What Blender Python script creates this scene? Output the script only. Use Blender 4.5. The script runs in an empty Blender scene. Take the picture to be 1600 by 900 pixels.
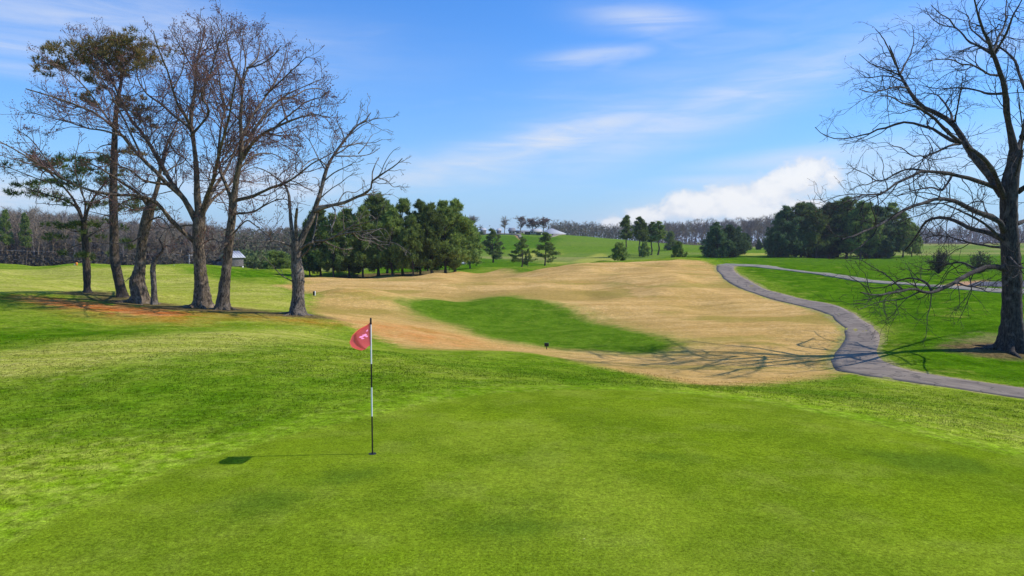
import bpy, math, time
import numpy as np
from mathutils import Vector
T0 = time.time()
scn = bpy.context.scene
COL = scn.collection
rng = np.random.default_rng(7)

# ------------------------------------------------------------------ camera
F = 1066.0                      # focal length in photo pixels (1600 wide)
PITCH = math.atan(65.0 / F)
CAM_H = 3.3
cam = bpy.data.cameras.new('camera')
cam.sensor_width = 36.0
cam.lens = F / 1600.0 * 36.0
cam.clip_start = 0.1
cam.clip_end = 20000.0
cam_ob = bpy.data.objects.new('camera', cam)
COL.objects.link(cam_ob)
cam_ob.location = (0, 0, CAM_H)
cam_ob.rotation_euler = (math.pi / 2 - PITCH, 0, 0)
scn.camera = cam_ob

# ------------------------------------------------------------------ light
SUN_EL = math.radians(43.5)
SUN_AZ = math.radians(86.0)     # from +Y towards +X
sd_ = Vector((math.cos(SUN_EL) * math.sin(SUN_AZ), math.cos(SUN_EL) * math.cos(SUN_AZ), math.sin(SUN_EL)))
sun = bpy.data.lights.new('sun', 'SUN')
sun.energy = 4.6
sun.angle = math.radians(0.5)
sun.color = (1.0, 0.95, 0.86)
sun_ob = bpy.data.objects.new('sun', sun)
COL.objects.link(sun_ob)
sun_ob.rotation_euler = sd_.to_track_quat('Z', 'Y').to_euler()
sun_ob.location = (60, 0, 60)

scn.view_settings.view_transform = 'Standard'
scn.view_settings.look = 'None'
scn.view_settings.exposure = 0.0
scn.view_settings.gamma = 1.0
scn.view_settings.use_curve_mapping = False
scn.render.film_transparent = False


class NT:
    """short-hand for building node trees"""
    def __init__(s, tree):
        s.t = tree
        s.n = tree.nodes
        s.l = tree.links

    def node(s, typ, **kw):
        n = s.n.new(typ)
        for k, v in kw.items():
            setattr(n, k, v)
        return n

    def set(s, sock, v):
        if v is None:
            return
        if isinstance(v, bpy.types.NodeSocket):
            s.l.new(v, sock)
        elif isinstance(v, (tuple, list)) and len(v) == 3 and sock.type == 'RGBA':
            sock.default_value = (*v, 1)
        else:
            sock.default_value = v

    def m(s, op, a, b=None, c=None, clamp=False):
        n = s.node('ShaderNodeMath', operation=op)
        n.use_clamp = clamp
        s.set(n.inputs[0], a)
        if b is not None:
            s.set(n.inputs[1], b)
        if c is not None:
            s.set(n.inputs[2], c)
        return n.outputs[0]

    def mix(s, f, a, b, blend='MIX'):
        n = s.node('ShaderNodeMix', data_type='RGBA', blend_type=blend)
        s.set(n.inputs[0], f)
        s.set(n.inputs[6], a)
        s.set(n.inputs[7], b)
        return n.outputs[2]

    def rng(s, v, a, b, c=0.0, d=1.0, smooth=True):
        n = s.node('ShaderNodeMapRange', interpolation_type='SMOOTHSTEP' if smooth else 'LINEAR')
        s.set(n.inputs[0], v)
        for i, q in enumerate((a, b, c, d)):
            s.set(n.inputs[i + 1], q)
        return n.outputs[0]

    def noise(s, vec, scale, detail=3.0, rough=0.55, dist=0.0):
        n = s.node('ShaderNodeTexNoise')
        s.set(n.inputs['Vector'], vec)
        n.inputs['Scale'].default_value = scale
        n.inputs['Detail'].default_value = detail
        n.inputs['Roughness'].default_value = rough
        n.inputs['Distortion'].default_value = dist
        return n.outputs[0]

    def mapping(s, vec, scale=(1, 1, 1), rot=(0, 0, 0), loc=(0, 0, 0)):
        n = s.node('ShaderNodeMapping')
        s.set(n.inputs[0], vec)
        n.inputs['Location'].default_value = loc
        n.inputs['Rotation'].default_value = rot
        n.inputs['Scale'].default_value = scale
        return n.outputs[0]

    def attr(s, name):
        n = s.node('ShaderNodeAttribute', attribute_name=name)
        return n


# ------------------------------------------------------------------ sky
world = bpy.data.worlds.new('World')
scn.world = world
world.use_nodes = True
wt = NT(world.node_tree)
bg = world.node_tree.nodes['Background']
SKY_STRENGTH = 0.11
bg.inputs[1].default_value = SKY_STRENGTH
sky = wt.node('ShaderNodeTexSky', sky_type='NISHITA')
sky.sun_disc = False
sky.sun_elevation = SUN_EL
sky.sun_rotation = SUN_AZ
sky.air_density = 1.15
sky.dust_density = 0.15
sky.ozone_density = 3.0
tc = wt.node('ShaderNodeTexCoord')
sep = wt.node('ShaderNodeSeparateXYZ')
wt.l.new(tc.outputs['Generated'], sep.inputs[0])
AZ = wt.m('ARCTAN2', sep.outputs[0], sep.outputs[1])
EL = wt.m('ARCSINE', sep.outputs[2])
aev = wt.node('ShaderNodeCombineXYZ')
wt.set(aev.inputs[0], AZ)
wt.set(aev.inputs[1], EL)
AE = aev.outputs[0]


def pix_dir(u, v):
    """direction of a photo pixel as azimuth, elevation"""
    x = (u - 800) / F
    c, s = math.cos(PITCH), math.sin(PITCH)
    yy = -(v - 450) / F
    d = np.array([x, c + yy * s, -s + yy * c])
    d /= np.linalg.norm(d)
    return math.atan2(d[0], d[1]), math.asin(d[2])


def wisp(u, v, ln, wd, ang):
    """soft elliptical cloud mask, centre in the sky, half length / half width in radians"""
    a, e = pix_dir(u, v)
    dx = wt.m('SUBTRACT', AZ, a)
    dy = wt.m('SUBTRACT', EL, e)
    ca, sa = math.cos(ang), math.sin(ang)
    p = wt.m('ADD', wt.m('MULTIPLY', dx, ca / ln), wt.m('MULTIPLY', dy, sa / ln))
    q = wt.m('ADD', wt.m('MULTIPLY', dx, -sa / wd), wt.m('MULTIPLY', dy, ca / wd))
    r = wt.m('ADD', wt.m('MULTIPLY', p, p), wt.m('MULTIPLY', q, q))
    return wt.m('POWER', 2.718, wt.m('MULTIPLY', r, -1.0))


skycol = sky.outputs[0]
hs = wt.node('ShaderNodeHueSaturation')
hs.inputs['Saturation'].default_value = 1.25
wt.set(hs.inputs['Color'], skycol)
skycol = wt.mix(1.0, hs.outputs[0], (.64, 1.22, 1.82), 'MULTIPLY')
# thin cirrus
st1 = wt.noise(wt.mapping(AE, (4, 30, 1), (0, 0, math.radians(-14))), 1.6, 5, 0.6, 0.6)
st2 = wt.noise(wt.mapping(AE, (3, 16, 1), (0, 0, math.radians(-8)), (3, 1, 0)), 1.3, 5, 0.6, 0.8)
cir = None
for (u, v, ln, wd, an, s) in [
    (1015, 32, .085, .018, math.radians(-7), .62), (935, 88, .075, .012, math.radians(4), .62),
    (960, 90, .03, .016, math.radians(12), .4),
    (850, 222, .20, .026, math.radians(14), .85), (1110, 170, .26, .036, math.radians(17), .6),
    (690, 270, .15, .024, math.radians(4), .62), (1100, 110, .25, .06, math.radians(16), .22),
    (1110, 281, .07, .007, 0.0, .55), (1270, 243, .13, .012, math.radians(3), .55),
    (60, 75, .22, .014, math.radians(1), .55), (120, 20, .3, .045, math.radians(-3), .5),
    (20, 105, .12, .010, 0.0, .4), (1500, 255, .15, .035, 0.0, .3), (1560, 70, .1, .02, math.radians(10), .25),
    (400, 290, .12, .022, 0.0, .9), (10, 305, .10, .020, 0.0, 1.0), (620, 275, .06, .014, 0.0, .5)]:
    w = wt.m('MULTIPLY', wisp(u, v, ln, wd, an), s)
    cir = w if cir is None else wt.m('MAXIMUM', cir, w)
general = wt.m('MULTIPLY', wt.rng(st2, .54, .84), .14)
stk = wt.rng(st1, .25, .72)
cirm = wt.m('MULTIPLY', cir, wt.m('MULTIPLY_ADD', stk, .75, .4))
cirm = wt.m('ADD', cirm, general, clamp=True)
# haze towards the horizon
hz = wt.m('POWER', 2.718, wt.m('MULTIPLY', wt.m('ABSOLUTE', EL), -7.0))
white = 8.3
skycol = wt.mix(wt.m('MULTIPLY', hz, .92), skycol, (3.9, 5.1, 7.7))
skycol = wt.mix(cirm, skycol, (6.9, 7.4, 8.4))
# heaped cloud low on the right: bumpy upper edge above a slanting base line
puffn = wt.noise(wt.mapping(AE, (1, 1.15, 1)), 30, 6, .62, .35)
bign = wt.noise(wt.mapping(AE, (1, 1.5, 1), (0, 0, 0), (.31, .2, 0)), 13, 3, .55, .2)
fld = None
top_el = None
for (u, v, ru, rv, s_) in [(968, 346, 44, 13, .8), (1012, 336, 58, 19, .95), (1062, 330, 66, 20, .9), (1092, 316, 60, 26, 1), (1150, 308, 78, 26, 1), (1205, 300, 60, 26, .9),
                           (1238, 280, 52, 32, 1), (1266, 266, 36, 24, .95), (1296, 274, 28, 18, .6), (1180, 331, 56, 11, .8), (1245, 318, 46, 10, .5), (1085, 348, 70, 9, .5)]:
    a, e = pix_dir(u, v)
    dx = wt.m('DIVIDE', wt.m('SUBTRACT', AZ, a), ru / F)
    dy = wt.m('DIVIDE', wt.m('SUBTRACT', EL, e), rv * .92 / F)
    # flatter underside than top
    dy = wt.m('MULTIPLY', dy, wt.m('MULTIPLY_ADD', wt.m('LESS_THAN', dy, 0.0), -.25, 1.0))
    w = wt.m('MULTIPLY', wt.m('SUBTRACT', 1.0, wt.m('SQRT', wt.m('ADD', wt.m('MULTIPLY', dx, dx), wt.m('MULTIPLY', dy, dy)))), s_)
    fld = w if fld is None else wt.m('MAXIMUM', fld, w)
den = wt.m('ADD', fld, wt.m('ADD', wt.m('MULTIPLY', wt.m('SUBTRACT', puffn, .5), 1.15), wt.m('MULTIPLY', wt.m('SUBTRACT', bign, .5), 1.2)))
cu = wt.rng(den, .0, .42)
veil = wt.m('MULTIPLY', wisp(1150, 312, .20, .030, math.radians(11)), .55)
skycol = wt.mix(veil, skycol, (7.2, 7.5, 8.3))
shade = wt.mix(wt.rng(wt.m('ADD', den, wt.m('MULTIPLY', wt.m('SUBTRACT', puffn, .5), .8)), .1, .75), (7.2, 7.5, 8.2), (9.3, 9.15, 9.0))
skycol = wt.mix(wt.m('MULTIPLY', cu, .82), skycol, shade)
wt.set(bg.inputs[0], skycol)

# ------------------------------------------------------------------ projection helpers
cP, sP = math.cos(PITCH), math.sin(PITCH)


def at(u, v, d):
    """world point that lies d metres ahead on the line of sight of a photo pixel"""
    yy = -(v - 450) / F
    dx, dy, dz = (u - 800) / F, cP + yy * sP, -sP + yy * cP
    k = d / dy
    return np.array([dx * k, d, CAM_H + dz * k])


# ------------------------------------------------------------------ terrain heights
CP = []
def cp(*rows):
    for u, v, d in rows:
        p = at(u, v, d)
        CP.append((u, d, p[2]))
def cz(*rows):
    for u, d, z in rows:
        CP.append((u, d, z))

for d_ in (4.0, 6.5, 9.0, 12.0):
    cz((-800, d_, .05), (0, d_, .05), (300, d_, 0.02), (800, d_, 0), (1200, d_, -.02), (1500, d_, -.08 if d_ < 10 else -.2), (2400, d_, -.2))
cp((-300, 560, 20), (0, 560, 20), (0, 522, 27), (0, 490, 34), (0, 462, 45), (250, 560, 19.5), (250, 522, 27), (250, 492, 36),
   (400, 592, 16.3), (600, 592, 16.6), (800, 598, 17), (1000, 606, 16.5), (1200, 627, 15), (1400, 664, 13), (1600, 697, 12.2), (1900, 740, 11),
   (450, 530, 27), (600, 558, 23.5), (800, 575, 24), (800, 552, 30), (1000, 590, 22), (1100, 600, 21.5), (1200, 594, 24), (1350, 603, 22.5), (1500, 630, 18.5), (1900, 690, 15),
   (540, 503, 38.5), (620, 545, 31), (465, 492, 40), (349, 481, 41.5), (317, 478, 42), (218, 472, 43.5), (190, 466, 46), (137, 462, 47),
   (-300, 470, 46), (500, 470, 50), (853, 543, 38), (1000, 560, 33), (1150, 565, 31), (1300, 566, 31), (1450, 588, 26), (1600, 613, 23.5), (1582, 549, 34), (1450, 545, 34), (1900, 560, 32),
   (850, 500, 50), (620, 500, 45), (800, 460, 63), (1000, 470, 60), (1000, 500, 49), (1150, 500, 49), (1150, 530, 39), (1250, 480, 55), (1346, 528, 40), (1300, 482, 53), (1450, 500, 43), (1450, 470, 52),
   (1600, 500, 42), (1900, 500, 42), (1600, 456, 58), (1900, 456, 58), (800, 435, 77), (1000, 435, 76), (1000, 413, 92), (900, 416, 95), (1119, 416, 88), (1060, 410, 92), (1150, 440, 70), (1200, 455, 62),
   (700, 427, 97), (600, 433, 95), (490, 440, 93), (620, 460, 62), (700, 440, 78), (870, 416, 100),
   (1200, 414, 90), (1300, 432, 74), (1420, 443, 66), (1300, 415, 120), (1500, 412, 120), (1400, 403, 160), (1600, 412, 120), (1900, 410, 130), (1150, 405, 120), (1050, 407, 110),
   (400, 437, 72), (480, 444, 75), (100, 440, 66), (250, 440, 66), (40, 416, 92), (120, 419, 95), (250, 417, 95), (330, 421, 95), (430, 428, 95), (-300, 418, 92),
   (770, 406, 175), (815, 414, 140), (852, 417, 138), (760, 414, 140), (650, 412, 150), (967, 411, 112), (1060, 406, 135), (1000, 400, 170), (1130, 402, 165), (1300, 403, 175), (1200, 402, 170),
   (720, 395, 200), (850, 390, 240), (950, 393, 240), (1080, 392, 220), (1100, 386, 300), (1200, 389, 270), (1300, 386, 320),
   (740, 367, 350), (820, 366, 350), (880, 366, 355), (950, 373, 340), (1020, 382, 320), (820, 378, 290), (920, 380, 290), (740, 380, 280))
cz((1050, 400, 4), (1200, 400, 3.6), (1400, 420, 5), (1600, 430, 6), (2400, 430, 7), (700, 400, 9.5), (800, 400, 9.5), (900, 400, 8), (1000, 400, 5), (700, 480, 7), (800, 480, 7), (900, 480, 6), (1000, 480, 5), (650, 300, 5.0),
   (-800, 170, -1.5), (-300, 170, -1.8), (0, 170, -2), (150, 170, -2.0), (300, 170, -2.4), (380, 165, -2.6), (480, 160, -3), (550, 160, -2.2), (0, 250, 0), (250, 260, 0), (400, 300, 2), (550, 300, 3), (0, 400, 4), (400, 420, 6), (600, 420, 8))
for u_ in (-800, -300, 0, 300, 600, 900, 1200, 1600, 2000, 2400):
    cz((u_, 650, 7), (u_, 1200, 7), (u_, 3000, 6))
CP = np.array(CP)
LK = 3.2


def _uv(u, d):
    return np.stack([u / 330.0, LK * np.log(d)], -1)


_X = _uv(CP[:, 0], CP[:, 1])
_D = np.sqrt(((_X[:, None] - _X[None]) ** 2).sum(-1) + 0.06)
_n = len(CP)
_A = np.zeros((_n + 1, _n + 1))
_A[:_n, :_n] = -_D - np.eye(_n) * 0.0 + 0
_A[:_n, :_n] += np.eye(_n) * 0.04
_A[:_n, _n] = 1
_A[_n, :_n] = 1
_w = np.linalg.solve(_A, np.append(CP[:, 2], 0))

_tab = np.random.default_rng(3).random((256, 256))
def vnoise(x, y):
    xi, yi = np.floor(x).astype(int), np.floor(y).astype(int)
    fx, fy = x - xi, y - yi
    fx, fy = fx * fx * fx * (fx * (6 * fx - 15) + 10), fy * fy * fy * (fy * (6 * fy - 15) + 10)
    g = lambda a, b: _tab[a & 255, b & 255]
    return (g(xi, yi) * (1 - fx) + g(xi + 1, yi) * fx) * (1 - fy) + (g(xi, yi + 1) * (1 - fx) + g(xi + 1, yi + 1) * fx) * fy - .5


def height(x, y, rough=True):
    x = np.asarray(x, float)
    y = np.asarray(y, float)
    sh = x.shape
    x, y = x.ravel(), y.ravel()
    yc = np.maximum(y, 3.0)
    u = np.clip(800 + F * x / yc, -800, 2400)
    z = np.empty(len(x))
    for i in range(0, len(x), 40000):
        q = _uv(u[i:i + 40000], yc[i:i + 40000])
        d2 = (q[:, None, 0] - _X[None, :, 0]) ** 2 + (q[:, None, 1] - _X[None, :, 1]) ** 2 + 0.06
        z[i:i + 40000] = -np.sqrt(d2) @ _w[:_n] + _w[_n]
    k = np.clip((y - 4) / 5, 0, 1)
    k = k * k * (3 - 2 * k)
    z = z * k
    if rough:
        r = np.clip((y - 15) / 14, 0, 1)
        z = z + r * (.22 * vnoise(x / 6 + 11, y / 7.5 + 3) + .09 * vnoise(x / 2.3 + 1, y / 2.9 + 8) + .03 * vnoise(x / .8, y / .9)) \
            + (1 - r) * .05 * vnoise(x / 5 + 40, y / 5) * np.clip(y / 8, 0, 1)
        r2 = np.clip((y - 60) / 80, 0, 1)
        rt = np.clip((y - 40) / 15, 0, 1) * np.clip((130 - y) / 30, 0, 1) * np.clip((1170 - u) / 110, 0.08, 1)
        z = z + rt * (1.5 * vnoise(x / 9 + 2.3, y / 8 + 5.1) + (.55) * vnoise(x / 4.2 + 7, y / 5 + 2))
        z = z + r2 * .5 * vnoise(x / 21, y / 24)
    return z.reshape(sh)


_ds = np.exp(np.linspace(math.log(3.0), math.log(900), 900))
def ground_at(u, v, dmin=3.0, dmax=900.0):
    """where the line of sight of a photo pixel meets the terrain"""
    yy = -(v - 450) / F
    dx, dy, dz = (u - 800) / F, cP + yy * sP, -sP + yy * cP
    ds = _ds[(_ds >= dmin) & (_ds <= dmax)]
    k = ds / dy
    hz_ = height(dx * k, ds, False)
    diff = CAM_H + dz * k - hz_
    hit = np.nonzero(diff <= 0)[0]
    if len(hit) and hit[0] > 0:
        i = hit[0]
        f = diff[i - 1] / (diff[i - 1] - diff[i])
        d = ds[i - 1] + f * (ds[i] - ds[i - 1])
    else:
        d = ds[np.argmin(diff)]
    x = dx * d / dy
    return np.array([x, d, float(height(np.array([x]), np.array([d]))[0])])


def poly_w(pts, dmin=3.0, dmax=900):
    return np.array([ground_at(u, v, dmin, dmax)[:2] for u, v in pts])


def sdf(poly, X, Y, lim=6.0):
    """signed distance in metres, positive inside, clipped to +-lim"""
    out = np.full(X.shape, -lim)
    b0, b1 = poly.min(0) - lim, poly.max(0) + lim
    s = (X > b0[0]) & (X < b1[0]) & (Y > b0[1]) & (Y < b1[1])
    x, y = X[s], Y[s]
    if not len(x):
        return out
    dm = np.full(x.shape, 1e9)
    ins = np.zeros(x.shape, bool)
    m = len(poly)
    for i in range(m):
        a, b = poly[i], poly[(i + 1) % m]
        e = b - a
        t = np.clip(((x - a[0]) * e[0] + (y - a[1]) * e[1]) / (e @ e + 1e-9), 0, 1)
        dm = np.minimum(dm, (x - a[0] - t * e[0]) ** 2 + (y - a[1] - t * e[1]) ** 2)
        c = ((a[1] > y) != (b[1] > y))
        with np.errstate(divide='ignore', invalid='ignore'):
            c &= x < (b[0] - a[0]) * (y - a[1]) / (b[1] - a[1]) + a[0]
        ins ^= c
    d = np.sqrt(dm)
    out[s] = np.clip(np.where(ins, d, -d), -lim, lim)
    return out


# ------------------------------------------------------------------ object helpers
def tag(o, label=None, cat=None, group=None, kind=None):
    for k, v in (('label', label), ('category', cat), ('group', group), ('kind', kind)):
        if v:
            o[k] = v
    return o


def make_mesh(name, V, faces, mat, smooth=True, attrs=None):
    """faces: list of (n,3) or (n,4) index arrays"""
    me = bpy.data.meshes.new(name)
    V = np.asarray(V, np.float32)
    me.vertices.add(len(V))
    me.vertices.foreach_set('co', V.ravel())
    faces = [np.asarray(f, np.int32) for f in faces if len(f)]
    loops = np.concatenate([f.ravel() for f in faces])
    tot = np.concatenate([np.full(len(f), f.shape[1], np.int32) for f in faces])
    st = np.concatenate([[0], np.cumsum(tot)[:-1]]).astype(np.int32)
    me.loops.add(len(loops))
    me.loops.foreach_set('vertex_index', loops)
    me.polygons.add(len(tot))
    me.polygons.foreach_set('loop_start', st)
    me.polygons.foreach_set('loop_total', tot)
    if smooth:
        me.polygons.foreach_set('use_smooth', np.ones(len(tot), bool))
    for k, a in (attrs or {}).items():
        at_ = me.attributes.new(k, 'FLOAT', 'POINT')
        at_.data.foreach_set('value', np.asarray(a, np.float32))
    me.update(calc_edges=True)
    if mat:
        me.materials.append(mat)
    return me


def link(name, me, parent=None, loc=None):
    o = bpy.data.objects.new(name, me)
    COL.objects.link(o)
    if parent is not None:
        o.parent = parent
    if loc is not None:
        o.location = tuple(float(c) for c in loc)
    return o


def tubes(P, R, k):
    """P (B,n,3), R (B,n) -> verts, quads; one tapered tube per row"""
    B, n, _ = P.shape
    T = np.gradient(P, axis=1)
    T /= np.linalg.norm(T, axis=2, keepdims=True) + 1e-9
    mean = T.mean(1)
    ref = np.where((np.abs(mean[:, 2]) < .8)[:, None], np.array([[0, 0, 1.]]), np.array([[1., 0, 0]]))
    U = np.cross(T, ref[:, None, :])
    U /= np.linalg.norm(U, axis=2, keepdims=True) + 1e-9
    W = np.cross(T, U)
    a = np.arange(k) * 2 * math.pi / k
    V = P[:, :, None, :] + R[:, :, None, None] * (U[:, :, None, :] * np.cos(a)[None, None, :, None] + W[:, :, None, :] * np.sin(a)[None, None, :, None])
    idx = np.arange(B * n * k).reshape(B, n, k)
    i0 = idx[:, :-1]
    i1 = idx[:, 1:]
    q = np.stack([i0, np.roll(i0, -1, 2), np.roll(i1, -1, 2), i1], -1).reshape(-1, 4)
    return V.reshape(-1, 3), q


def merge(parts):
    """list of (V, faces) -> one (V, [faces])"""
    Vs, tri, quad, o = [], [], [], 0
    for V, f in parts:
        for g in (f if isinstance(f, list) else [f]):
            (tri if g.shape[1] == 3 else quad).append(g + o)
        Vs.append(V)
        o += len(V)
    return np.concatenate(Vs), [np.concatenate(x) for x in (tri, quad) if x]


def spline(pts, n):
    """smooth resample of a polyline"""
    pts = np.asarray(pts, float)
    m = len(pts)
    if m == 2:
        t = np.linspace(0, 1, n)[:, None]
        return pts[0] * (1 - t) + pts[1] * t
    seg = np.linalg.norm(np.diff(pts, axis=0), axis=1)
    s = np.concatenate([[0], np.cumsum(seg)])
    q = np.linspace(0, s[-1], n)
    tg = np.gradient(pts, s, axis=0)
    i = np.clip(np.searchsorted(s, q, side='right') - 1, 0, m - 2)
    h = (s[i + 1] - s[i])[:, None]
    t = ((q - s[i])[:, None]) / h
    t2, t3 = t * t, t * t * t
    return (2 * t3 - 3 * t2 + 1) * pts[i] + (t3 - 2 * t2 + t) * h * tg[i] + (-2 * t3 + 3 * t2) * pts[i + 1] + (t3 - t2) * h * tg[i + 1]


def spawn(P, R, spacing, ratio, ang, up, npts, wob, r, tmin=.15, lmin=.2, lmax=9, rfac=.6, rmax=.02, tip=.35, droop=0.0, rlen=.012):
    """children of a batch of branches"""
    B, n, _ = P.shape
    L = np.linalg.norm(np.diff(P, axis=1), axis=2).sum(1)
    cnt = np.maximum(1, r.poisson(L * (1 - tmin) / spacing))
    cnt = np.minimum(cnt, 40)
    idx = np.repeat(np.arange(B), cnt)
    m = len(idx)
    t = tmin + (1 - tmin) * r.random(m) ** .8
    f = t * (n - 1)
    i = np.minimum(f.astype(int), n - 2)
    w = (f - i)[:, None]
    p0 = P[idx, i] * (1 - w) + P[idx, i + 1] * w
    rad = R[idx, i] * (1 - w[:, 0]) + R[idx, i + 1] * w[:, 0]
    T = P[idx, i + 1] - P[idx, i]
    T /= np.linalg.norm(T, axis=1, keepdims=True) + 1e-9
    N = r.normal(size=(m, 3))
    N -= (N * T).sum(1, keepdims=True) * T
    N /= np.linalg.norm(N, axis=1, keepdims=True) + 1e-9
    a = np.radians(r.uniform(ang[0], ang[1], m))[:, None]
    D = np.cos(a) * T + np.sin(a) * N
    D[:, 2] += up
    D /= np.linalg.norm(D, axis=1, keepdims=True)
    ln = np.clip(ratio * L[idx] * (1 - (1 - tip) * t) * r.uniform(.55, 1.35, m), lmin, lmax)
    r0 = np.minimum(np.minimum(rad * rfac, rmax), rlen * ln + .004)
    pts = np.empty((m, npts, 3))
    pts[:, 0] = p0
    d = D.copy()
    for j in range(1, npts):
        d = d + r.normal(size=(m, 3)) * wob
        d[:, 2] += up * .35 - droop
        d /= np.linalg.norm(d, axis=1, keepdims=True)
        pts[:, j] = pts[:, j - 1] + d * (ln / (npts - 1))[:, None]
    rr = r0[:, None] * np.linspace(1, .35, npts)[None, :]
    return pts, rr


# ------------------------------------------------------------------ materials
def new_mat(name):
    m = bpy.data.materials.new(name)
    m.use_nodes = True
    t = NT(m.node_tree)
    b = m.node_tree.nodes['Principled BSDF']
    b.inputs['Roughness'].default_value = .85
    b.inputs['Specular IOR Level'].default_value = .25
    return m, t, b


def plain(name, col, rough=.7, var=.12, scale=6.0, metal=0.0, bump=0.0):
    m, t, b = new_mat(name)
    o = t.node('ShaderNodeTexCoord').outputs['Object']
    n = t.noise(o, scale, 4)
    t.set(b.inputs['Base Color'], t.mix(t.rng(n, .3, .7), tuple(c * (1 - var) for c in col), tuple(min(1, c * (1 + var)) for c in col)))
    b.inputs['Roughness'].default_value = rough
    b.inputs['Metallic'].default_value = metal
    if bump:
        bn = t.node('ShaderNodeBump')
        bn.inputs['Strength'].default_value = .6
        bn.inputs['Distance'].default_value = bump
        t.set(bn.inputs['Height'], n)
        t.set(b.inputs['Normal'], bn.outputs[0])
    return m


def bark(name, dark, light, moss=None, scale=1.0):
    m, t, b = new_mat(name)
    o = t.node('ShaderNodeTexCoord').outputs['Object']
    mv = t.mapping(o, (9 * scale, 9 * scale, 2.0 * scale))
    n1 = t.noise(mv, 1.6, 6, .65, 1.0)
    n2 = t.noise(o, 2.2, 4, .6)
    n3 = t.noise(t.mapping(o, (1, 1, .6)), 5.5, 4, .6)
    c = t.mix(t.rng(n1, .36, .66), dark, light)
    c = t.mix(t.m('MULTIPLY', t.rng(n2, .52, .72), .7), c, tuple(min(1, x * 1.55 + .03) for x in light))
    if moss:
        c = t.mix(t.m('MULTIPLY', t.rng(n3, .55, .7), .65), c, moss)
    t.set(b.inputs['Base Color'], c)
    b.inputs['Roughness'].default_value = .95
    bn = t.node('ShaderNodeBump')
    bn.inputs['Strength'].default_value = .9
    bn.inputs['Distance'].default_value = .05
    t.set(bn.inputs['Height'], n1)
    t.set(b.inputs['Normal'], bn.outputs[0])
    return m


def leafy(name, a, bcol, trans=.25):
    """foliage; the point attribute 'tint' picks a colour between a and b"""
    m, t, b = new_mat(name)
    tn = t.attr('tint').outputs['Fac']
    oi = t.node('ShaderNodeObjectInfo').outputs['Random']
    c = t.mix(tn, a, bcol)
    v = t.m('MULTIPLY_ADD', oi, .7, .65)
    vm = t.node('ShaderNodeMix', data_type='RGBA', blend_type='MULTIPLY')
    vm.inputs[0].default_value = 1
    t.set(vm.inputs[6], c)
    cc = t.node('ShaderNodeCombineColor')
    for i in range(3):
        t.set(cc.inputs[i], v)
    t.set(vm.inputs[7], cc.outputs[0])
    c = vm.outputs[2]
    t.set(b.inputs['Base Color'], c)
    b.inputs['Roughness'].default_value = .6
    tr = t.node('ShaderNodeBsdfTranslucent')
    t.set(tr.inputs[0], c)
    mx = t.node('ShaderNodeMixShader')
    mx.inputs[0].default_value = trans
    t.l.new(b.outputs[0], mx.inputs[1])
    t.l.new(tr.outputs[0], mx.inputs[2])
    t.l.new(mx.outputs[0], m.node_tree.nodes['Material Output'].inputs[0])
    return m


M = {}
M['oak'] = bark('oak_bark', (.020, .014, .010), (.235, .175, .118), (.19, .135, .05))
M['oak_dark'] = bark('dark_oak_bark', (.016, .013, .011), (.098, .080, .066))
M['snag'] = bark('weathered_bark', (.026, .020, .016), (.24, .195, .150))
M['pinebark'] = bark('pine_bark', (.030, .022, .016), (.125, .092, .066), (.12, .09, .035))
M['twig_purple'] = plain('purple_twig', (.155, .092, .074), .9, .35, 3)
M['twig_grey'] = plain('grey_twig', (.17, .14, .115), .9, .35, 3)
M['twig_dark'] = plain('dark_twig', (.045, .036, .031), .9, .3, 3)
M['bud'] = leafy('bud', (.13, .055, .060), (.27, .115, .065), .45)
M['brownleaf'] = leafy('dry_leaf', (.22, .11, .035), (.16, .13, .04), .3)
M['needle'] = leafy('pine_needle', (.072, .135, .028), (.34, .41, .080), .35)
M['needle_olive'] = leafy('olive_needle', (.085, .120, .030), (.40, .255, .080), .4)
M['cedar'] = leafy('cedar_spray', (.040, .092, .038), (.165, .235, .075), .32)
M['shrub'] = leafy('shrub_twig', (.05, .045, .03), (.09, .085, .045), .15)
M['farwood'] = plain('far_bare_wood', (.245, .188, .130), .95, .28, .35)
M['fartrunk'] = plain('far_trunk', (.20, .17, .15), .95, .3, .5)
M['fargreen'] = leafy('far_spring_leaf', (.075, .072, .038), (.12, .125, .050), .3)
M['brush'] = leafy('far_brush', (.115, .092, .070), (.17, .145, .085), .4)
M['brush_purple'] = leafy('far_purple_brush', (.125, .098, .098), (.19, .15, .14), .4)
M['rusty'] = leafy('rusty_leaf', (.14, .065, .045), (.20, .10, .06), .25)

# ------------------------------------------------------------------ ground zones (outlines followed in the photo, laid on the terrain)
Z_TAN = poly_w([(430, 452), (480, 442), (560, 437), (640, 432), (700, 428), (760, 422), (870, 419), (960, 414), (1040, 411), (1100, 411), (1117, 416),
                (1122, 426), (1131, 437), (1160, 451), (1200, 464), (1250, 477), (1290, 489), (1312, 504), (1320, 520), (1316, 537), (1302, 554),
                (1297, 568), (1312, 581), (1270, 590), (1200, 597), (1130, 601), (1070, 598), (1030, 588), (960, 575), (880, 560), (800, 551), (720, 548),
                (640, 544), (600, 531), (540, 506), (490, 490), (481, 478), (500, 465), (470, 457)], 15, 120)
Z_PATCH = poly_w([(618, 476), (680, 468), (750, 461), (805, 461), (830, 470), (860, 480), (900, 490), (960, 503), (1020, 520), (1067, 537), (1045, 547),
                  (980, 549), (900, 545), (830, 538), (780, 531), (745, 520), (720, 508), (670, 492)], 20, 120)
Z_TEE = poly_w([(770, 423), (800, 419), (850, 418), (885, 418), (860, 421), (810, 423)], 40, 125)
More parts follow.
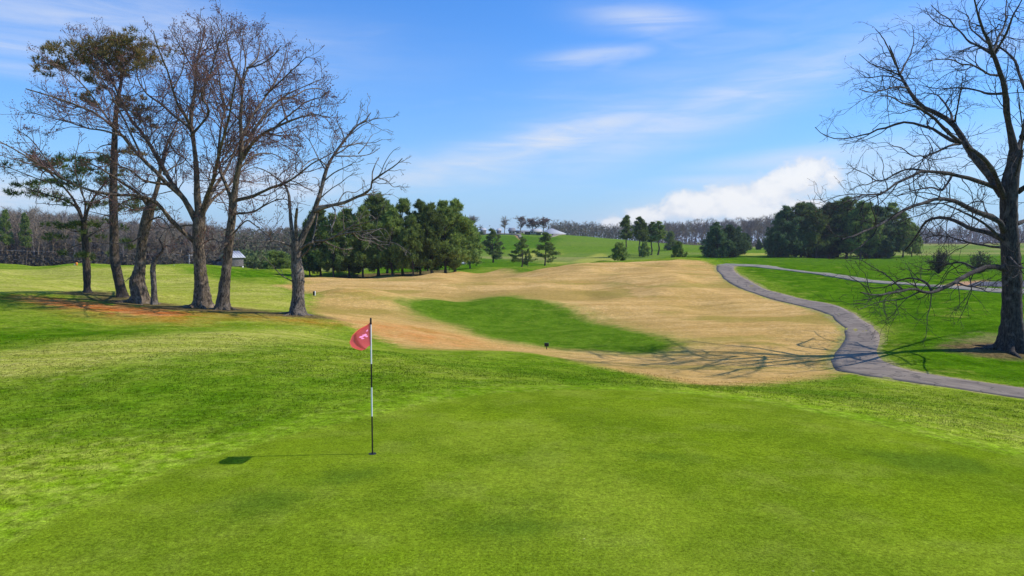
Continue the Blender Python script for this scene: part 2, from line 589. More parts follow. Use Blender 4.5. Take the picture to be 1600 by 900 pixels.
Z_CLAY = [poly_w(p, 20, 60) for p in (
    [(20, 465), (90, 469), (140, 474), (220, 479), (270, 485), (285, 490), (240, 493), (190, 488), (120, 480), (60, 473)],)]
Z_OCHRE = [poly_w(p, 20, 60) for p in ([(250, 480), (330, 484), (400, 489), (470, 497), (540, 506), (500, 509), (420, 503), (330, 495)], [(60, 472), (190, 488), (330, 496), (300, 506), (150, 496)])]
Z_TANCLAY = poly_w([(560, 503), (640, 510), (720, 525), (760, 540), (700, 540), (620, 530), (575, 515)], 20, 60)
Z_GREEN = np.vstack([poly_w([(0, 862), (100, 806), (200, 764), (300, 727), (420, 691), (560, 656), (660, 632), (760, 615), (880, 608), (1000, 610), (1100, 618),
                             (1200, 631), (1320, 654), (1450, 684), (1600, 716)], 3, 40), np.array([[11.5, 10.5], [13, 7.5], [12, 2], [6, -5], [-2, -6], [-6, -2], [-7, 4]])])
Z_LUSH = [np.vstack([poly_w([(1130, 407), (1145, 417), (1170, 439), (1240, 462), (1330, 487), (1374, 518), (1368, 545), (1400, 572), (1600, 603)], 12, 130),
                     np.array([[40, 20], [80, 40], [120, 100], [140, 170], [60, 185], [52, 150]])]),
          poly_w([(560, 433), (640, 428), (700, 423), (770, 418), (830, 416), (870, 413), (790, 404), (690, 402), (600, 408)], 85, 260),
          poly_w([(1040, 407), (1120, 408), (1210, 408), (1215, 398), (1140, 400), (1060, 401), (1030, 404)], 95, 260),
          poly_w([(640, 372), (760, 369), (880, 372), (860, 384), (760, 392), (650, 404)], 200, 380),
          poly_w([(320, 424), (400, 421), (470, 432), (480, 441), (420, 439), (350, 435)], 60, 140)]
Z_DARK = [poly_w([(-200, 510), (0, 510), (120, 506), (230, 510), (300, 514), (200, 524), (80, 532), (0, 540), (-200, 540)], 10, 60)]
Z_STRAW = [np.vstack([poly_w([(480, 470), (440, 452), (350, 440), (270, 428), (150, 421), (0, 418)], 20, 130), np.array([[-140, 95], [-120, 40], [-45, 42]]),
                      poly_w([(0, 462), (130, 464), (300, 478), (450, 486)], 20, 60)]),
           poly_w([(0, 548), (150, 530), (330, 520), (480, 515), (520, 530), (380, 548), (200, 566), (0, 590), (-250, 600), (-250, 560)], 10, 60),
           poly_w([(1380, 637), (1440, 645), (1520, 662), (1600, 678), (1600, 690), (1500, 668), (1420, 652)], 8, 40),
           poly_w([(1400, 499), (1440, 488), (1490, 485), (1495, 493), (1450, 500)], 20, 80),
           poly_w([(1370, 512), (1400, 505), (1410, 512), (1380, 520)], 20, 80),
           poly_w([(1455, 462), (1490, 458), (1500, 463), (1470, 467)], 20, 80),
           poly_w([(1490, 505), (1560, 495), (1570, 520), (1540, 540), (1490, 545)], 20, 80),
           poly_w([(820, 411), (870, 408), (980, 410), (940, 413), (870, 415)], 100, 200),
           poly_w([(800, 395), (830, 388), (880, 390), (880, 398), (830, 402)], 150, 330),
           poly_w([(1110, 402), (1130, 396), (1200, 394), (1220, 397), (1160, 400)], 150, 330),
           poly_w([(1150, 424), (1180, 430), (1230, 440), (1240, 448), (1190, 440)], 40, 120)]
Z_DIRT = [poly_w([(1478, 447), (1500, 440), (1540, 437), (1545, 445), (1520, 449)], 30, 110), poly_w([(802, 366), (806, 367), (816, 374), (812, 375)], 200, 345)]

Z_SWATH = [np.array([[-70, 205], [20, 195], [110, 215], [110, 352], [-95, 352]]), poly_w([(-300, 610), (0, 604), (200, 597), (420, 590), (700, 590), (820, 597), (640, 618), (520, 648), (380, 690), (240, 690), (0, 676), (-300, 690)], 6, 40),
           poly_w([(700, 560), (850, 558), (950, 574), (1020, 590), (1000, 602), (800, 590)], 10, 40)]
Z_STAIN = [poly_w([(470, 752), (540, 735), (600, 728), (622, 738), (590, 750), (540, 760), (490, 762)], 6, 30), poly_w([(330, 792), (420, 768), (480, 772), (440, 800), (370, 812)], 6, 30),
           poly_w([(980, 712), (1060, 706), (1100, 716), (1020, 724)], 6, 30), poly_w([(1330, 700), (1500, 712), (1580, 740), (1430, 735)], 6, 30), poly_w([(700, 820), (820, 808), (900, 824), (780, 846)], 6, 30)]
Z_BRIGHT = [poly_w([(-300, 715), (0, 700), (150, 690), (290, 702), (340, 704), (210, 752), (90, 800), (0, 845), (-200, 860)], 4, 30),
            poly_w([(1000, 603), (1150, 608), (1300, 627), (1450, 650), (1600, 682), (1600, 700), (1450, 668), (1300, 643), (1150, 622)], 8, 40)]
LITTER = [(137, 463, 1.6), (190, 467, 1.6), (218, 473, 1.9), (241, 475, 1.2), (317, 480, 2.3), (349, 482, 2.0), (465, 493, 1.7), (170, 469, 1.5), (280, 478, 1.8), (400, 487, 1.0), (1581, 549, 2.6), (1560, 545, 1.6)]
PATH_L = [(2300, 735), (2000, 690), (1760, 650), (1680, 634), (1600, 621), (1520, 609), (1440, 598), (1370, 590), (1322, 580), (1299, 568), (1305, 553), (1317, 537), (1321, 520), (1313, 505), (1291, 490), (1250, 478),
                    (1200, 465), (1160, 452), (1132, 438), (1122, 426), (1119, 416)]
PATH_R = [(2300, 700), (2000, 662), (1760, 630), (1680, 616), (1600, 604), (1520, 594), (1450, 583), (1402, 572), (1375, 560), (1368, 546), (1375, 531), (1373, 518), (1355, 502), (1330, 488), (1290, 474), (1240, 463),
       (1200, 453), (1172, 441), (1153, 429), (1146, 420), (1150, 414)]
Z_PATH = np.vstack([poly_w(PATH_L, 12, 110), poly_w(PATH_R, 12, 110)[::-1]])
# ------------------------------------------------------------------ ground sheet
def axis(step, near, far, grow):
    v = list(np.arange(0, near, step))
    s, x = step, v[-1] + step
    while x < far:
        v.append(x)
        s = max(step, (x - near) * grow + step)
        x += s
    v.append(far)
    return np.array(v)

gy = np.concatenate([-axis(1.0, 6, 400, .25)[:0:-1] , axis(.13, 9, 4200, .013)])
gxp = axis(.16, 7, 4200, .02)
gx = np.concatenate([-gxp[:0:-1], gxp])
GX, GY = np.meshgrid(gx, gy)
GZ = height(GX, GY)
X, Y = GX.ravel(), GY.ravel()
print('grid', GX.shape, time.time() - T0)


def un(polys, lim=6.0):
    o = None
    for p in polys:
        s = sdf(p, X, Y, lim)
        o = s if o is None else np.maximum(o, s)
    return o


A_tan = sdf(Z_TAN, X, Y)
A_patch = np.maximum(sdf(Z_PATCH, X, Y), sdf(Z_TEE, X, Y))
A_clay = un(Z_CLAY)
A_tclay = np.maximum(sdf(Z_TANCLAY, X, Y), un(Z_OCHRE))
A_path = sdf(Z_PATH, X, Y)
A_swath = un(Z_SWATH)
A_bright = un(Z_BRIGHT)
A_stain = un(Z_STAIN)
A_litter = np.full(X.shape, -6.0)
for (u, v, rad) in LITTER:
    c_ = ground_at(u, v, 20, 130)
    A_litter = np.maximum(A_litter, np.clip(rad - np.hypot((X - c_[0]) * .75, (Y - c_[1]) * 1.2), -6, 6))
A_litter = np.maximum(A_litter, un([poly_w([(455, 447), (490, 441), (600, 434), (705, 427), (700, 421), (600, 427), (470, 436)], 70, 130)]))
A_bare = un([poly_w([(1488, 541), (1500, 530), (1545, 522), (1600, 530), (1600, 552), (1530, 548)], 20, 60)])
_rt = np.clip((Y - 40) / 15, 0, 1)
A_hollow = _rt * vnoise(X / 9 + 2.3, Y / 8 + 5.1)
A_green = sdf(Z_GREEN, X, Y)
A_lush = np.maximum(un(Z_LUSH, 12), un(Z_DARK, 12) - .3)
A_straw = un(Z_STRAW)
A_dirt = un(Z_DIRT)
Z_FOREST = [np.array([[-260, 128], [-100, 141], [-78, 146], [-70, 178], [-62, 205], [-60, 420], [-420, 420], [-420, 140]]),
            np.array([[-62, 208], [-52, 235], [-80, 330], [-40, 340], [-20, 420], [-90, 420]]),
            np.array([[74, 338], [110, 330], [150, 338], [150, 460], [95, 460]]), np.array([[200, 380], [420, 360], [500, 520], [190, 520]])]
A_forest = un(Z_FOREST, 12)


def turf_material(name='turf', trans=0.0):
    m, t, b = new_mat(name)
    geo = t.node('ShaderNodeNewGeometry')
    pos = geo.outputs['Position']
    big = t.noise(pos, .16, 3, .55)
    mid = t.noise(pos, .75, 4, .6)
    sm = t.noise(pos, 3.2, 4, .65)
    fine = t.noise(pos, 26, 3, .7)
    grain = t.noise(t.mapping(pos, (1, .6, 1)), 95, 2, .7)
    warp = t.noise(pos, 1.3, 5, .65)
    warpf = t.noise(pos, .45, 4, .6)
    streak = t.noise(t.mapping(pos, (.09, .8, 1), (0, 0, math.radians(12))), 1.0, 5, .65, .5)

    def mask(name, amp, soft, off=0.0, w=warp):
        a = t.attr(name).outputs['Fac']
        return t.rng(t.m('ADD', t.m('MULTIPLY_ADD', t.m('SUBTRACT', w, .5), amp, off), a), -soft, soft)

    # rough grass: green with straw mixed in
    rough = t.mix(t.rng(mid, .35, .68), (.135, .205, .009), (.235, .295, .022))
    rough = t.mix(t.m('MULTIPLY', t.rng(sm, .48, .70), .55), rough, (.34, .34, .075))
    rough = t.mix(t.m('MULTIPLY', t.rng(big, .46, .64), .55), rough, (.095, .200, .006))
    # straw meadow
    straw = t.mix(t.rng(streak, .36, .62), (.45, .405, .085), (.295, .320, .034))
    straw = t.mix(t.m('MULTIPLY', t.rng(sm, .52, .7), .6), straw, (.50, .42, .15))
    # lush clover green
    lush = t.mix(t.rng(mid, .32, .66), (.042, .115, .001), (.090, .190, .004))
    lush = t.mix(t.m('MULTIPLY', t.rng(sm, .54, .72), .45), lush, (.17, .25, .014))
    lush = t.mix(t.m('MULTIPLY', t.rng(warpf, .58, .72), .6), lush, (.30, .31, .045))
    # clipped putting surface
    put = t.mix(t.rng(big, .36, .64), (.162, .234, .008), (.220, .280, .018))
    put = t.mix(t.m('MULTIPLY', t.rng(warpf, .40, .62), .75), put, (.120, .180, .008))
    put = t.mix(t.m('MULTIPLY', t.rng(mid, .48, .68), .45), put, (.235, .280, .030))
    put = t.mix(t.m('MULTIPLY', t.rng(sm, .5, .7), .35), put, (.125, .205, .006))
    # dormant fairway
    tan = t.mix(t.rng(streak, .35, .66), (.48, .285, .080), (.64, .400, .140))
    tan = t.mix(t.m('MULTIPLY', t.rng(warpf, .44, .64), .6), tan, (.45, .285, .080))
    tan = t.mix(t.m('MULTIPLY', t.rng(sm, .52, .72), .45), tan, (.74, .50, .25))
    tan = t.mix(t.m('MULTIPLY', t.rng(t.noise(t.mapping(pos, (.05, .11, 1), (0, 0, 0), (3.1, 7.7, 0)), 1.5, 4, .6), .52, .64), .6), tan, (.27, .225, .036))
    clay = t.mix(t.rng(mid, .35, .65), (.60, .150, .030), (.58, .26, .08))
    patch = t.mix(t.rng(mid, .35, .66), (.066, .140, .005), (.112, .200, .010))
    patch = t.mix(t.m('MULTIPLY', t.rng(sm, .50, .70), .55), patch, (.20, .25, .026))
    patch = t.mix(t.m('MULTIPLY', t.rng(streak, .55, .72), .6), patch, (.23, .27, .035))

    farb = t.noise(t.mapping(pos, (.006, .018, 1), (0, 0, .25)), 1.0, 4, .6, .3)
    sepp = t.node('ShaderNodeSeparateXYZ')
    t.set(sepp.inputs[0], pos)
    isfar = t.rng(sepp.outputs[1], 110, 170)
    rough = t.mix(t.m('MULTIPLY', isfar, .5), rough, (.125, .195, .040))  # far grass duller and bluer: distance haze put into its colour
    rough = t.mix(t.m('MULTIPLY', t.m('MULTIPLY', t.rng(farb, .47, .60), isfar), .75), rough, (.29, .275, .080))
    c = rough
    c = t.mix(t.m('MULTIPLY', mask('z_straw', 3.2, 1.6), .85), c, straw)
    c = t.mix(t.m('MULTIPLY', mask('z_swath', 3.5, 1.3, 0, warpf), .75), c, t.mix(t.rng(mid, .35, .66), (.082, .170, .004), (.145, .235, .010)))
    c = t.mix(t.m('MULTIPLY', mask('z_bright', 2.5, .8), .7), c, t.mix(t.rng(sm, .35, .66), (.20, .30, .008), (.33, .37, .045)))
    scuff = t.rng(t.noise(t.mapping(pos, (.55, 1.1, 1), (0, 0, .5), (4.2, 1.7, 0)), 1.0, 5, .65, .4), .70, .76)
    c = t.mix(t.m('MULTIPLY', scuff, .75), c, (.52, .44, .17))
    c = t.mix(mask('z_lush', 5.0, 2.0, 0, warpf), c, lush)
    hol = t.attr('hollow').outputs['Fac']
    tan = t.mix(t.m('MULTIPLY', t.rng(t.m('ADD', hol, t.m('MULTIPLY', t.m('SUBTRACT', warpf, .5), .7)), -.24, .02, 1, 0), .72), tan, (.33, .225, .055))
    c = t.mix(mask('z_tan', 2.4, .9), c, tan)
    c = t.mix(t.m('MULTIPLY', mask('z_tanclay', 5.0, 2.2, .2), .42), c, clay)
    pm = mask('z_patch', 2.4, 1.1)
    # turf turns from dormant to green over a ragged fringe
    c = t.mix(t.m('MULTIPLY', mask('z_patch', 4.5, 1.8, 1.0), .45), c, (.27, .29, .05))
    c = t.mix(pm, c, patch)
    c = t.mix(t.m('MULTIPLY', mask('z_clay', 4.5, .9, .35), .92), c, clay)
    c = t.mix(t.m('MULTIPLY', mask('z_bare', 4.5, 1.0), .6), c, t.mix(sm, (.20, .15, .06), (.34, .26, .12)))
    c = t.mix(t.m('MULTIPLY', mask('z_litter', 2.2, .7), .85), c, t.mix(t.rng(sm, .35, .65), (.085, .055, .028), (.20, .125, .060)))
    verge = t.rng(t.m('ADD', t.attr('z_path').outputs['Fac'], t.m('MULTIPLY', t.m('SUBTRACT', sm, .5), 1.3)), -.42, -.12)
    c = t.mix(t.m('MULTIPLY', verge, .8), c, t.mix(t.rng(mid, .4, .6), (.36, .27, .12), (.33, .31, .09)))
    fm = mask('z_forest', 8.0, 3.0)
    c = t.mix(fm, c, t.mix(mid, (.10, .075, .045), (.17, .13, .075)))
    c = t.mix(mask('z_dirt', 1.5, .8), c, t.mix(mid, (.42, .20, .09), (.50, .32, .18)))
    # lighter collar round the green, then the green
    ga = t.attr('z_green').outputs['Fac']
    gw = t.m('ADD', ga, t.m('MULTIPLY', t.m('SUBTRACT', warp, .5), .5))
    collar = t.m('MULTIPLY', t.rng(gw, -1.5, -.6), t.rng(gw, -.12, .05, 1, 0))
    c = t.mix(t.m('MULTIPLY', collar, .32), c, t.mix(t.rng(sm, .35, .7), (.160, .30, .006), (.25, .36, .020)))
    put = t.mix(t.m('MULTIPLY', mask('z_stain', .9, .30), .85), put, (.095, .155, .010))
    vs = t.node('ShaderNodeTexVoronoi')
    t.set(vs.inputs['Vector'], pos)
    vs.inputs['Scale'].default_value = 2.6
    put = t.mix(t.m('MULTIPLY', t.rng(vs.outputs['Distance'], .018, .045, 1, 0), t.m('GREATER_THAN', t.noise(pos, 1.1, 1), .56)), put, (.36, .36, .12))
    gm = t.rng(t.m('ADD', ga, t.m('MULTIPLY', t.m('SUBTRACT', sm, .5), .55)), -.20, .20)
    c = t.mix(gm, c, put)
    # blades: light and dark flecks
    fl = t.m('MULTIPLY_ADD', t.m('SUBTRACT', fine, .5), 2.0, 1.0)
    gr = t.m('MULTIPLY_ADD', t.m('SUBTRACT', grain, .5), 1.9, 1.0)
    tg = t.m('SUBTRACT', 1.0, t.m('MULTIPLY', t.rng(t.attr('z_tan').outputs['Fac'], -.2, .3), .5))
    tuft = t.noise(pos, 8.5, 5, .72)
    clump = t.noise(t.mapping(pos, (1, 1.5, 1), (0, 0, .4)), 2.4, 4, .7)
    nog = t.m('SUBTRACT', 1.0, t.m('MULTIPLY', t.rng(t.attr('z_green').outputs['Fac'], -.1, .1), .62))
    nog = t.m('MULTIPLY', nog, tg)
    tf = t.m('MULTIPLY_ADD', t.m('MULTIPLY', t.m('SUBTRACT', tuft, .5), nog), 2.5, 1.0)
    cf = t.m('MULTIPLY_ADD', t.m('MULTIPLY', t.m('SUBTRACT', clump, .5), nog), 1.3, 1.0)
    fac = t.m('MULTIPLY', t.m('MULTIPLY', fl, gr), t.m('MULTIPLY', tf, cf))
    fac = t.m('MAXIMUM', fac, .25)
    cc = t.node('ShaderNodeCombineColor')
    for i in range(3):
        t.set(cc.inputs[i], fac)
    c = t.mix(1.0, c, cc.outputs[0], 'MULTIPLY')
    t.set(b.inputs['Base Color'], c)
    b.inputs['Roughness'].default_value = .9
    b.inputs['Specular IOR Level'].default_value = .0
    hsum = t.m('ADD', t.m('MULTIPLY', fine, .012), t.m('MULTIPLY', sm, .05))
    hsum = t.m('ADD', hsum, t.m('MULTIPLY', grain, .006))
    hsum = t.m('MULTIPLY', hsum, t.rng(gm, 0, 1, 1.0, .35, False))
    bn = t.node('ShaderNodeBump')
    bn.inputs['Strength'].default_value = .8
    bn.inputs['Distance'].default_value = 1.0
    t.set(bn.inputs['Height'], hsum)
    t.set(b.inputs['Normal'], bn.outputs[0])
    if trans:
        b.inputs['Normal'].default_value = (0, 0, 0)
        for l_ in list(b.inputs['Normal'].links):
            t.t.links.remove(l_)
        tr = t.node('ShaderNodeBsdfTranslucent')
        t.set(tr.inputs[0], c)
        mx = t.node('ShaderNodeMixShader')
        mx.inputs[0].default_value = trans
        t.l.new(b.outputs[0], mx.inputs[1])
        t.l.new(tr.outputs[0], mx.inputs[2])
        t.l.new(mx.outputs[0], m.node_tree.nodes['Material Output'].inputs[0])
    return m


M['turf'] = turf_material()
M['blade'] = turf_material('grass_blade', .5)
ny, nx = GX.shape
idx = np.arange(ny * nx).reshape(ny, nx)
quads = np.stack([idx[:-1, :-1], idx[:-1, 1:], idx[1:, 1:], idx[1:, :-1]], -1).reshape(-1, 4)
qc = lambda a: a[quads].mean(1)
is_green = qc(A_green) > 0
is_patch = (qc(A_patch) > 0) & ~is_green
is_tan = (qc(A_tan) > 0) & ~is_green & ~is_patch
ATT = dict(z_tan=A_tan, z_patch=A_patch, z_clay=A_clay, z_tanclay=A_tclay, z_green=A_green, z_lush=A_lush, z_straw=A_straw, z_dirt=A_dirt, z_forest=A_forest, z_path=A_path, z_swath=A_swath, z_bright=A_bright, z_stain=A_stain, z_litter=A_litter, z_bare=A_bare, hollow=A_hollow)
GV = np.stack([X, Y, GZ.ravel()], -1)
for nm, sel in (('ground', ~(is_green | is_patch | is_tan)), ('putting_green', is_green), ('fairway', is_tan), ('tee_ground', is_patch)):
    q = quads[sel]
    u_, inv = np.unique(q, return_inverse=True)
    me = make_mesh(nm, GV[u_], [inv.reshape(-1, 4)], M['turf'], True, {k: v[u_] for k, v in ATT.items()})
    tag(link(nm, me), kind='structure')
print('ground', time.time() - T0)

# ------------------------------------------------------------------ paths: draped strips
def strip(name, left, right, mat, n=90, dmin=10, dmax=140, lift=.018, cross=7):
    l = spline(np.array([ground_at(u, v, dmin, dmax)[:2] for u, v in left]), n)
    r = spline(np.array([ground_at(u, v, dmin, dmax)[:2] for u, v in right]), n)
    wob = .05
    l = l + np.stack([vnoise(np.arange(n) * .9, np.zeros(n)), vnoise(np.arange(n) * .9, np.ones(n) * 9.5)], -1) * wob * 4
    r = r + np.stack([vnoise(np.arange(n) * .8, np.ones(n) * 20), vnoise(np.arange(n) * .8, np.ones(n) * 29.5)], -1) * wob * 4
    tt_ = np.linspace(0, 1, cross)[None, :, None]
    P = l[:, None] * (1 - tt_) + r[:, None] * tt_
    e0 = l[:, None] + (l - r)[:, None] * .01
    e1 = r[:, None] + (r - l)[:, None] * .01
    P = np.concatenate([e0, P, e1], 1)
    k = cross + 2
    Zp = height(P[..., 0], P[..., 1]) + lift
    Zp[:, 0] -= lift + .12
    Zp[:, -1] -= lift + .12
    V = np.concatenate([P, Zp[..., None]], -1).reshape(-1, 3)
    id_ = np.arange(n * k).reshape(n, k)
    q = np.stack([id_[:-1, :-1], id_[:-1, 1:], id_[1:, 1:], id_[1:, :-1]], -1).reshape(-1, 4)
    return tag(link(name, make_mesh(name, V, [q], mat)), kind='structure')


def asphalt(name, a, bcol, pale):
    m, t, b = new_mat(name)
    pos = t.node('ShaderNodeNewGeometry').outputs['Position']
    n1 = t.noise(pos, .9, 5, .6)
    n2 = t.noise(pos, 7, 4, .65)
    n3 = t.noise(pos, 60, 2, .7)
    c = t.mix(t.rng(n1, .35, .65), a, bcol)
    c = t.mix(t.m('MULTIPLY', t.rng(n2, .55, .75), .5), c, pale)
    c = t.mix(t.m('MULTIPLY', t.rng(n3, .4, .7), .3), c, tuple(x * .55 for x in a))
    vo = t.node('ShaderNodeTexVoronoi', feature='DISTANCE_TO_EDGE')
    wv = t.node('ShaderNodeVectorMath', operation='ADD')
    nz = t.node('ShaderNodeTexNoise')
    nz.inputs['Scale'].default_value = 1.5
    t.set(nz.inputs['Vector'], pos)
    t.set(wv.inputs[0], pos)
    t.l.new(nz.outputs['Color'], wv.inputs[1])
    t.set(vo.inputs['Vector'], wv.outputs[0])
    vo.inputs['Scale'].default_value = .55
    c = t.mix(t.m('MULTIPLY', t.rng(vo.outputs['Distance'], .006, .035, 1, 0), .75), c, tuple(x * .35 for x in a))
    c = t.mix(t.m('MULTIPLY', t.rng(t.noise(pos, .35, 3, .5), .54, .64), .35), c, tuple(x * .62 for x in a))
    t.set(b.inputs['Base Color'], c)
    bn = t.node('ShaderNodeBump')
    bn.inputs['Distance'].default_value = .01
    t.set(bn.inputs['Height'], n3)
    t.set(b.inputs['Normal'], bn.outputs[0])
    return m


M['asphalt'] = asphalt('old_asphalt', (.215, .163, .115), (.288, .224, .158), (.37, .29, .20))
M['gravel'] = asphalt('pale_gravel', (.25, .215, .150), (.32, .275, .195), (.40, .345, .25))
M['tarmac'] = asphalt('dark_tarmac', (.085, .08, .085), (.11, .10, .11), (.14, .13, .13))
strip('cart_path', PATH_L, PATH_R, M['asphalt'], 170, 12, 110)
strip('gravel_track', [(1120, 415), (1165, 415.5), (1210, 420), (1255, 426.5), (1300, 434), (1350, 440), (1420, 446), (1500, 453), (1600, 458), (1700, 461)],
      [(1135, 412), (1180, 413), (1230, 420), (1270, 426), (1310, 431.5), (1360, 437), (1420, 442.5), (1500, 448), (1600, 452), (1700, 454)], M['gravel'], 110, 40, 110, .06)
strip('parking_lot', [(1512, 447), (1560, 448), (1620, 450), (1700, 451)], [(1530, 441), (1565, 440), (1620, 440), (1700, 440)], M['tarmac'], 30, 50, 130, .07)
strip('gravel_road', [(250, 416), (275, 413), (300, 414), (330, 416)], [(255, 414), (278, 407), (300, 409), (330, 413)], M['gravel'], 20, 125, 185, .5)
strip('hill_drive', [(745, 366.6), (780, 367), (800, 367.4), (812, 372)], [(745, 365.6), (780, 366), (803, 366.4), (817, 372)], M['gravel'], 30, 230, 380, .35)
strip('hill_path', [(843, 374), (862, 371), (876, 368), (885, 366)], [(843, 372.8), (862, 369.5), (876, 366), (888, 364.5)], M['gravel'], 30, 230, 400, .35)

# ------------------------------------------------------------------ near bare trees, limb by limb
def near_tree(name, label, cat, base, d, trunk, limbs, barkmat, twigmat, seed, budmat=None, bud_n=2, bud_size=.06, dens=1.0, group=None,
              flare=1.6, twig_r=.0105, up=.12, depth=1.0, lv3=True, limbmat=None, l1max=4.8, wob=.22):
    r = np.random.default_rng(seed)
    gp = ground_at(base[0], base[1], d - 8, d + 8)
    gp = at(base[0], base[1], d)
    gz = float(height(np.array([gp[0]]), np.array([gp[1]]))[0])
    root = bpy.data.objects.new(name, None)
    COL.objects.link(root)
    root.location = (float(gp[0]), float(gp[1]), gz)
    O = np.array([gp[0], gp[1], gz])
    tag(root, label, cat, group)
    s = d / F
    # trunk
    pts = np.array([at(u, v, d) for u, v, w in trunk]) - O
    pts[0, 2] = -.35
    wid = np.array([w for *_, w in trunk]) * s / 2
    n = 46
    C = spline(np.concatenate([pts, wid[:, None]], 1), n)
    P, R = C[:, :3], np.maximum(C[:, 3], .02)
    k = 22
    V, q = tubes(P[None], R[None], k)
    V = V.reshape(n, k, 3)
    a = np.arange(k) * 2 * math.pi / k
    ph = r.uniform(0, 6, 4)
    low = np.exp(-np.clip(P[:, 2], 0, None) / (1.0 * R[0]))[:, None]
    lob = 1 + low * (.13 * np.sin(3 * a + ph[0]) + .11 * np.sin(5 * a + ph[1]) + .07 * np.sin(8 * a + ph[2]))[None, :] * flare / 1.6
    lob = lob * .94 + .04 * r.normal(size=(n, k)) + .03 * np.sin(a * 9 + ph[3])[None, :]
    V = P[:, None] + (V - P[:, None]) * lob[..., None]
    link('trunk', make_mesh('trunk', V.reshape(-1, 3), [q], barkmat), root)
    # roots that run out into the ground
    if trunk[0][2] > 25:
        nr_ = 6
        for i in range(nr_):
            aa = i / nr_ * 6.283 + r.uniform(-.35, .35)
            dirv = np.array([math.cos(aa), math.sin(aa)])
            R0 = wid[1]
            L_ = R0 * r.uniform(2.0, 3.1)
            tt_ = np.linspace(0, 1, 9)
            gxy = dirv[None] * (R0 * .35 + L_ * tt_[:, None]) + np.stack([-dirv[1] * np.sin(tt_ * 4 + i), dirv[0] * np.sin(tt_ * 4 + i)], -1) * R0 * .16
            gz_ = height(gxy[:, 0] + O[0], gxy[:, 1] + O[1]) - O[2]
            rz_ = R0 * (.30 - .24 * tt_)
            zz_ = gz_ + rz_ * .25 + R0 * 1.1 * np.clip(1 - tt_ * 2.6, 0, 1) ** 2 - .06 * tt_
            V, q = tubes(np.concatenate([gxy, zz_[:, None]], 1)[None], rz_[None], 9)
            V = V + r.normal(size=V.shape) * R0 * .02
            link('root', make_mesh('root', V, [q], barkmat), root)
    # limbs
    LP, LR = [], []
    for (pp, w0, w1, dy) in limbs:
        m = len(pp)
        dep = np.linspace(0, 1, m) ** 1.1 * dy * depth
        st = 0.0
        w = np.array([at(u, v, d + st + dd) for (u, v), dd in zip(pp, dep)]) - O
        nn = 18
        c = spline(w, nn)
        ln = np.linalg.norm(np.diff(c, axis=0), axis=1).sum()
        jit = np.cumsum(r.normal(size=(nn, 3)), 0) * .006 * ln / math.sqrt(nn)
        c = c + jit - jit[0]
        rad = np.linspace(0, 1, nn) ** .8
        rad = (w0 * (1 - rad) + w1 * rad) * s / 2
        rad = rad * (1 + .07 * r.normal(size=nn))
        rad[0] *= 1.12
        V, q = tubes(c[None], rad[None], 10)
        link('limb', make_mesh('limb', V, [q], limbmat or barkmat), root)
        LP.append(c)
        LR.append(rad)
    LP, LR = np.array(LP), np.array(LR)
    if not len(LP):
        return root, O
    P1, R1 = spawn(LP, LR, .55 / dens, .38, (28, 66), up, 7, wob, r, tmin=.10, lmin=.6, lmax=l1max, rfac=.6, rmax=.045 * min(1, l1max / 4.5), tip=.45, rlen=.014)
    P2, R2 = spawn(P1, R1, .33 / dens, .50, (25, 62), up, 5, .22, r, tmin=.12, lmin=.3, lmax=2.4, rfac=.7, rmax=.018, tip=.4)
    batches = [(P1, R1, 5), (P2, R2, 3)]
    tips = P2
    if lv3:
        P3, R3 = spawn(P2, R2, .27 / dens, .58, (25, 60), up, 3, .22, r, tmin=.15, lmin=.16, lmax=1.1, rfac=.8, rmax=.010, tip=.5)
        R3 = np.maximum(R3, twig_r * .75)
        batches.append((P3, R3, 3))
        tips = P3
    batches = [(p, np.maximum(q_, twig_r * (1 if i < 2 else .8)), k_) for i, (p, q_, k_) in enumerate(batches)]
    V, f = merge([tubes(*b_) for b_ in batches])
    tag(link('twigs', make_mesh('twigs', V, f, twigmat), root), kind='stuff')
    if budmat:
        tp = tips[:, -1]
        sel = np.repeat(np.arange(len(tp)), r.poisson(bud_n, len(tp)))
        c = tp[sel] + r.normal(size=(len(sel), 3)) * .10
        V, f, tint = cards(c, bud_size, r)
        tag(link('buds', make_mesh('buds', V, [f], budmat, False, {'tint': tint}), root), kind='stuff')
    return root, O


def cards(c, size, r, el=1.4, dirs=None):
    """small leaf-shaped triangles pairs (a folded diamond) around centres c"""
    m = len(c)
    a = r.normal(size=(m, 3)) if dirs is None else dirs + r.normal(size=(m, 3)) * .45
    a /= np.linalg.norm(a, axis=1, keepdims=True)
    b = r.normal(size=(m, 3))
    b -= (b * a).sum(1, keepdims=True) * a
    b /= np.linalg.norm(b, axis=1, keepdims=True)
    s = size * r.uniform(.6, 1.4, (m, 1))
    v = np.stack([c - a * s * el / 2, c + b * s * .5, c + a * s * el / 2, c - b * s * .5], 1).reshape(-1, 3)
    f = np.arange(m * 4).reshape(m, 4)
    return v, f, np.repeat(np.clip(r.normal(.5, .3, m), 0, 1), 4)


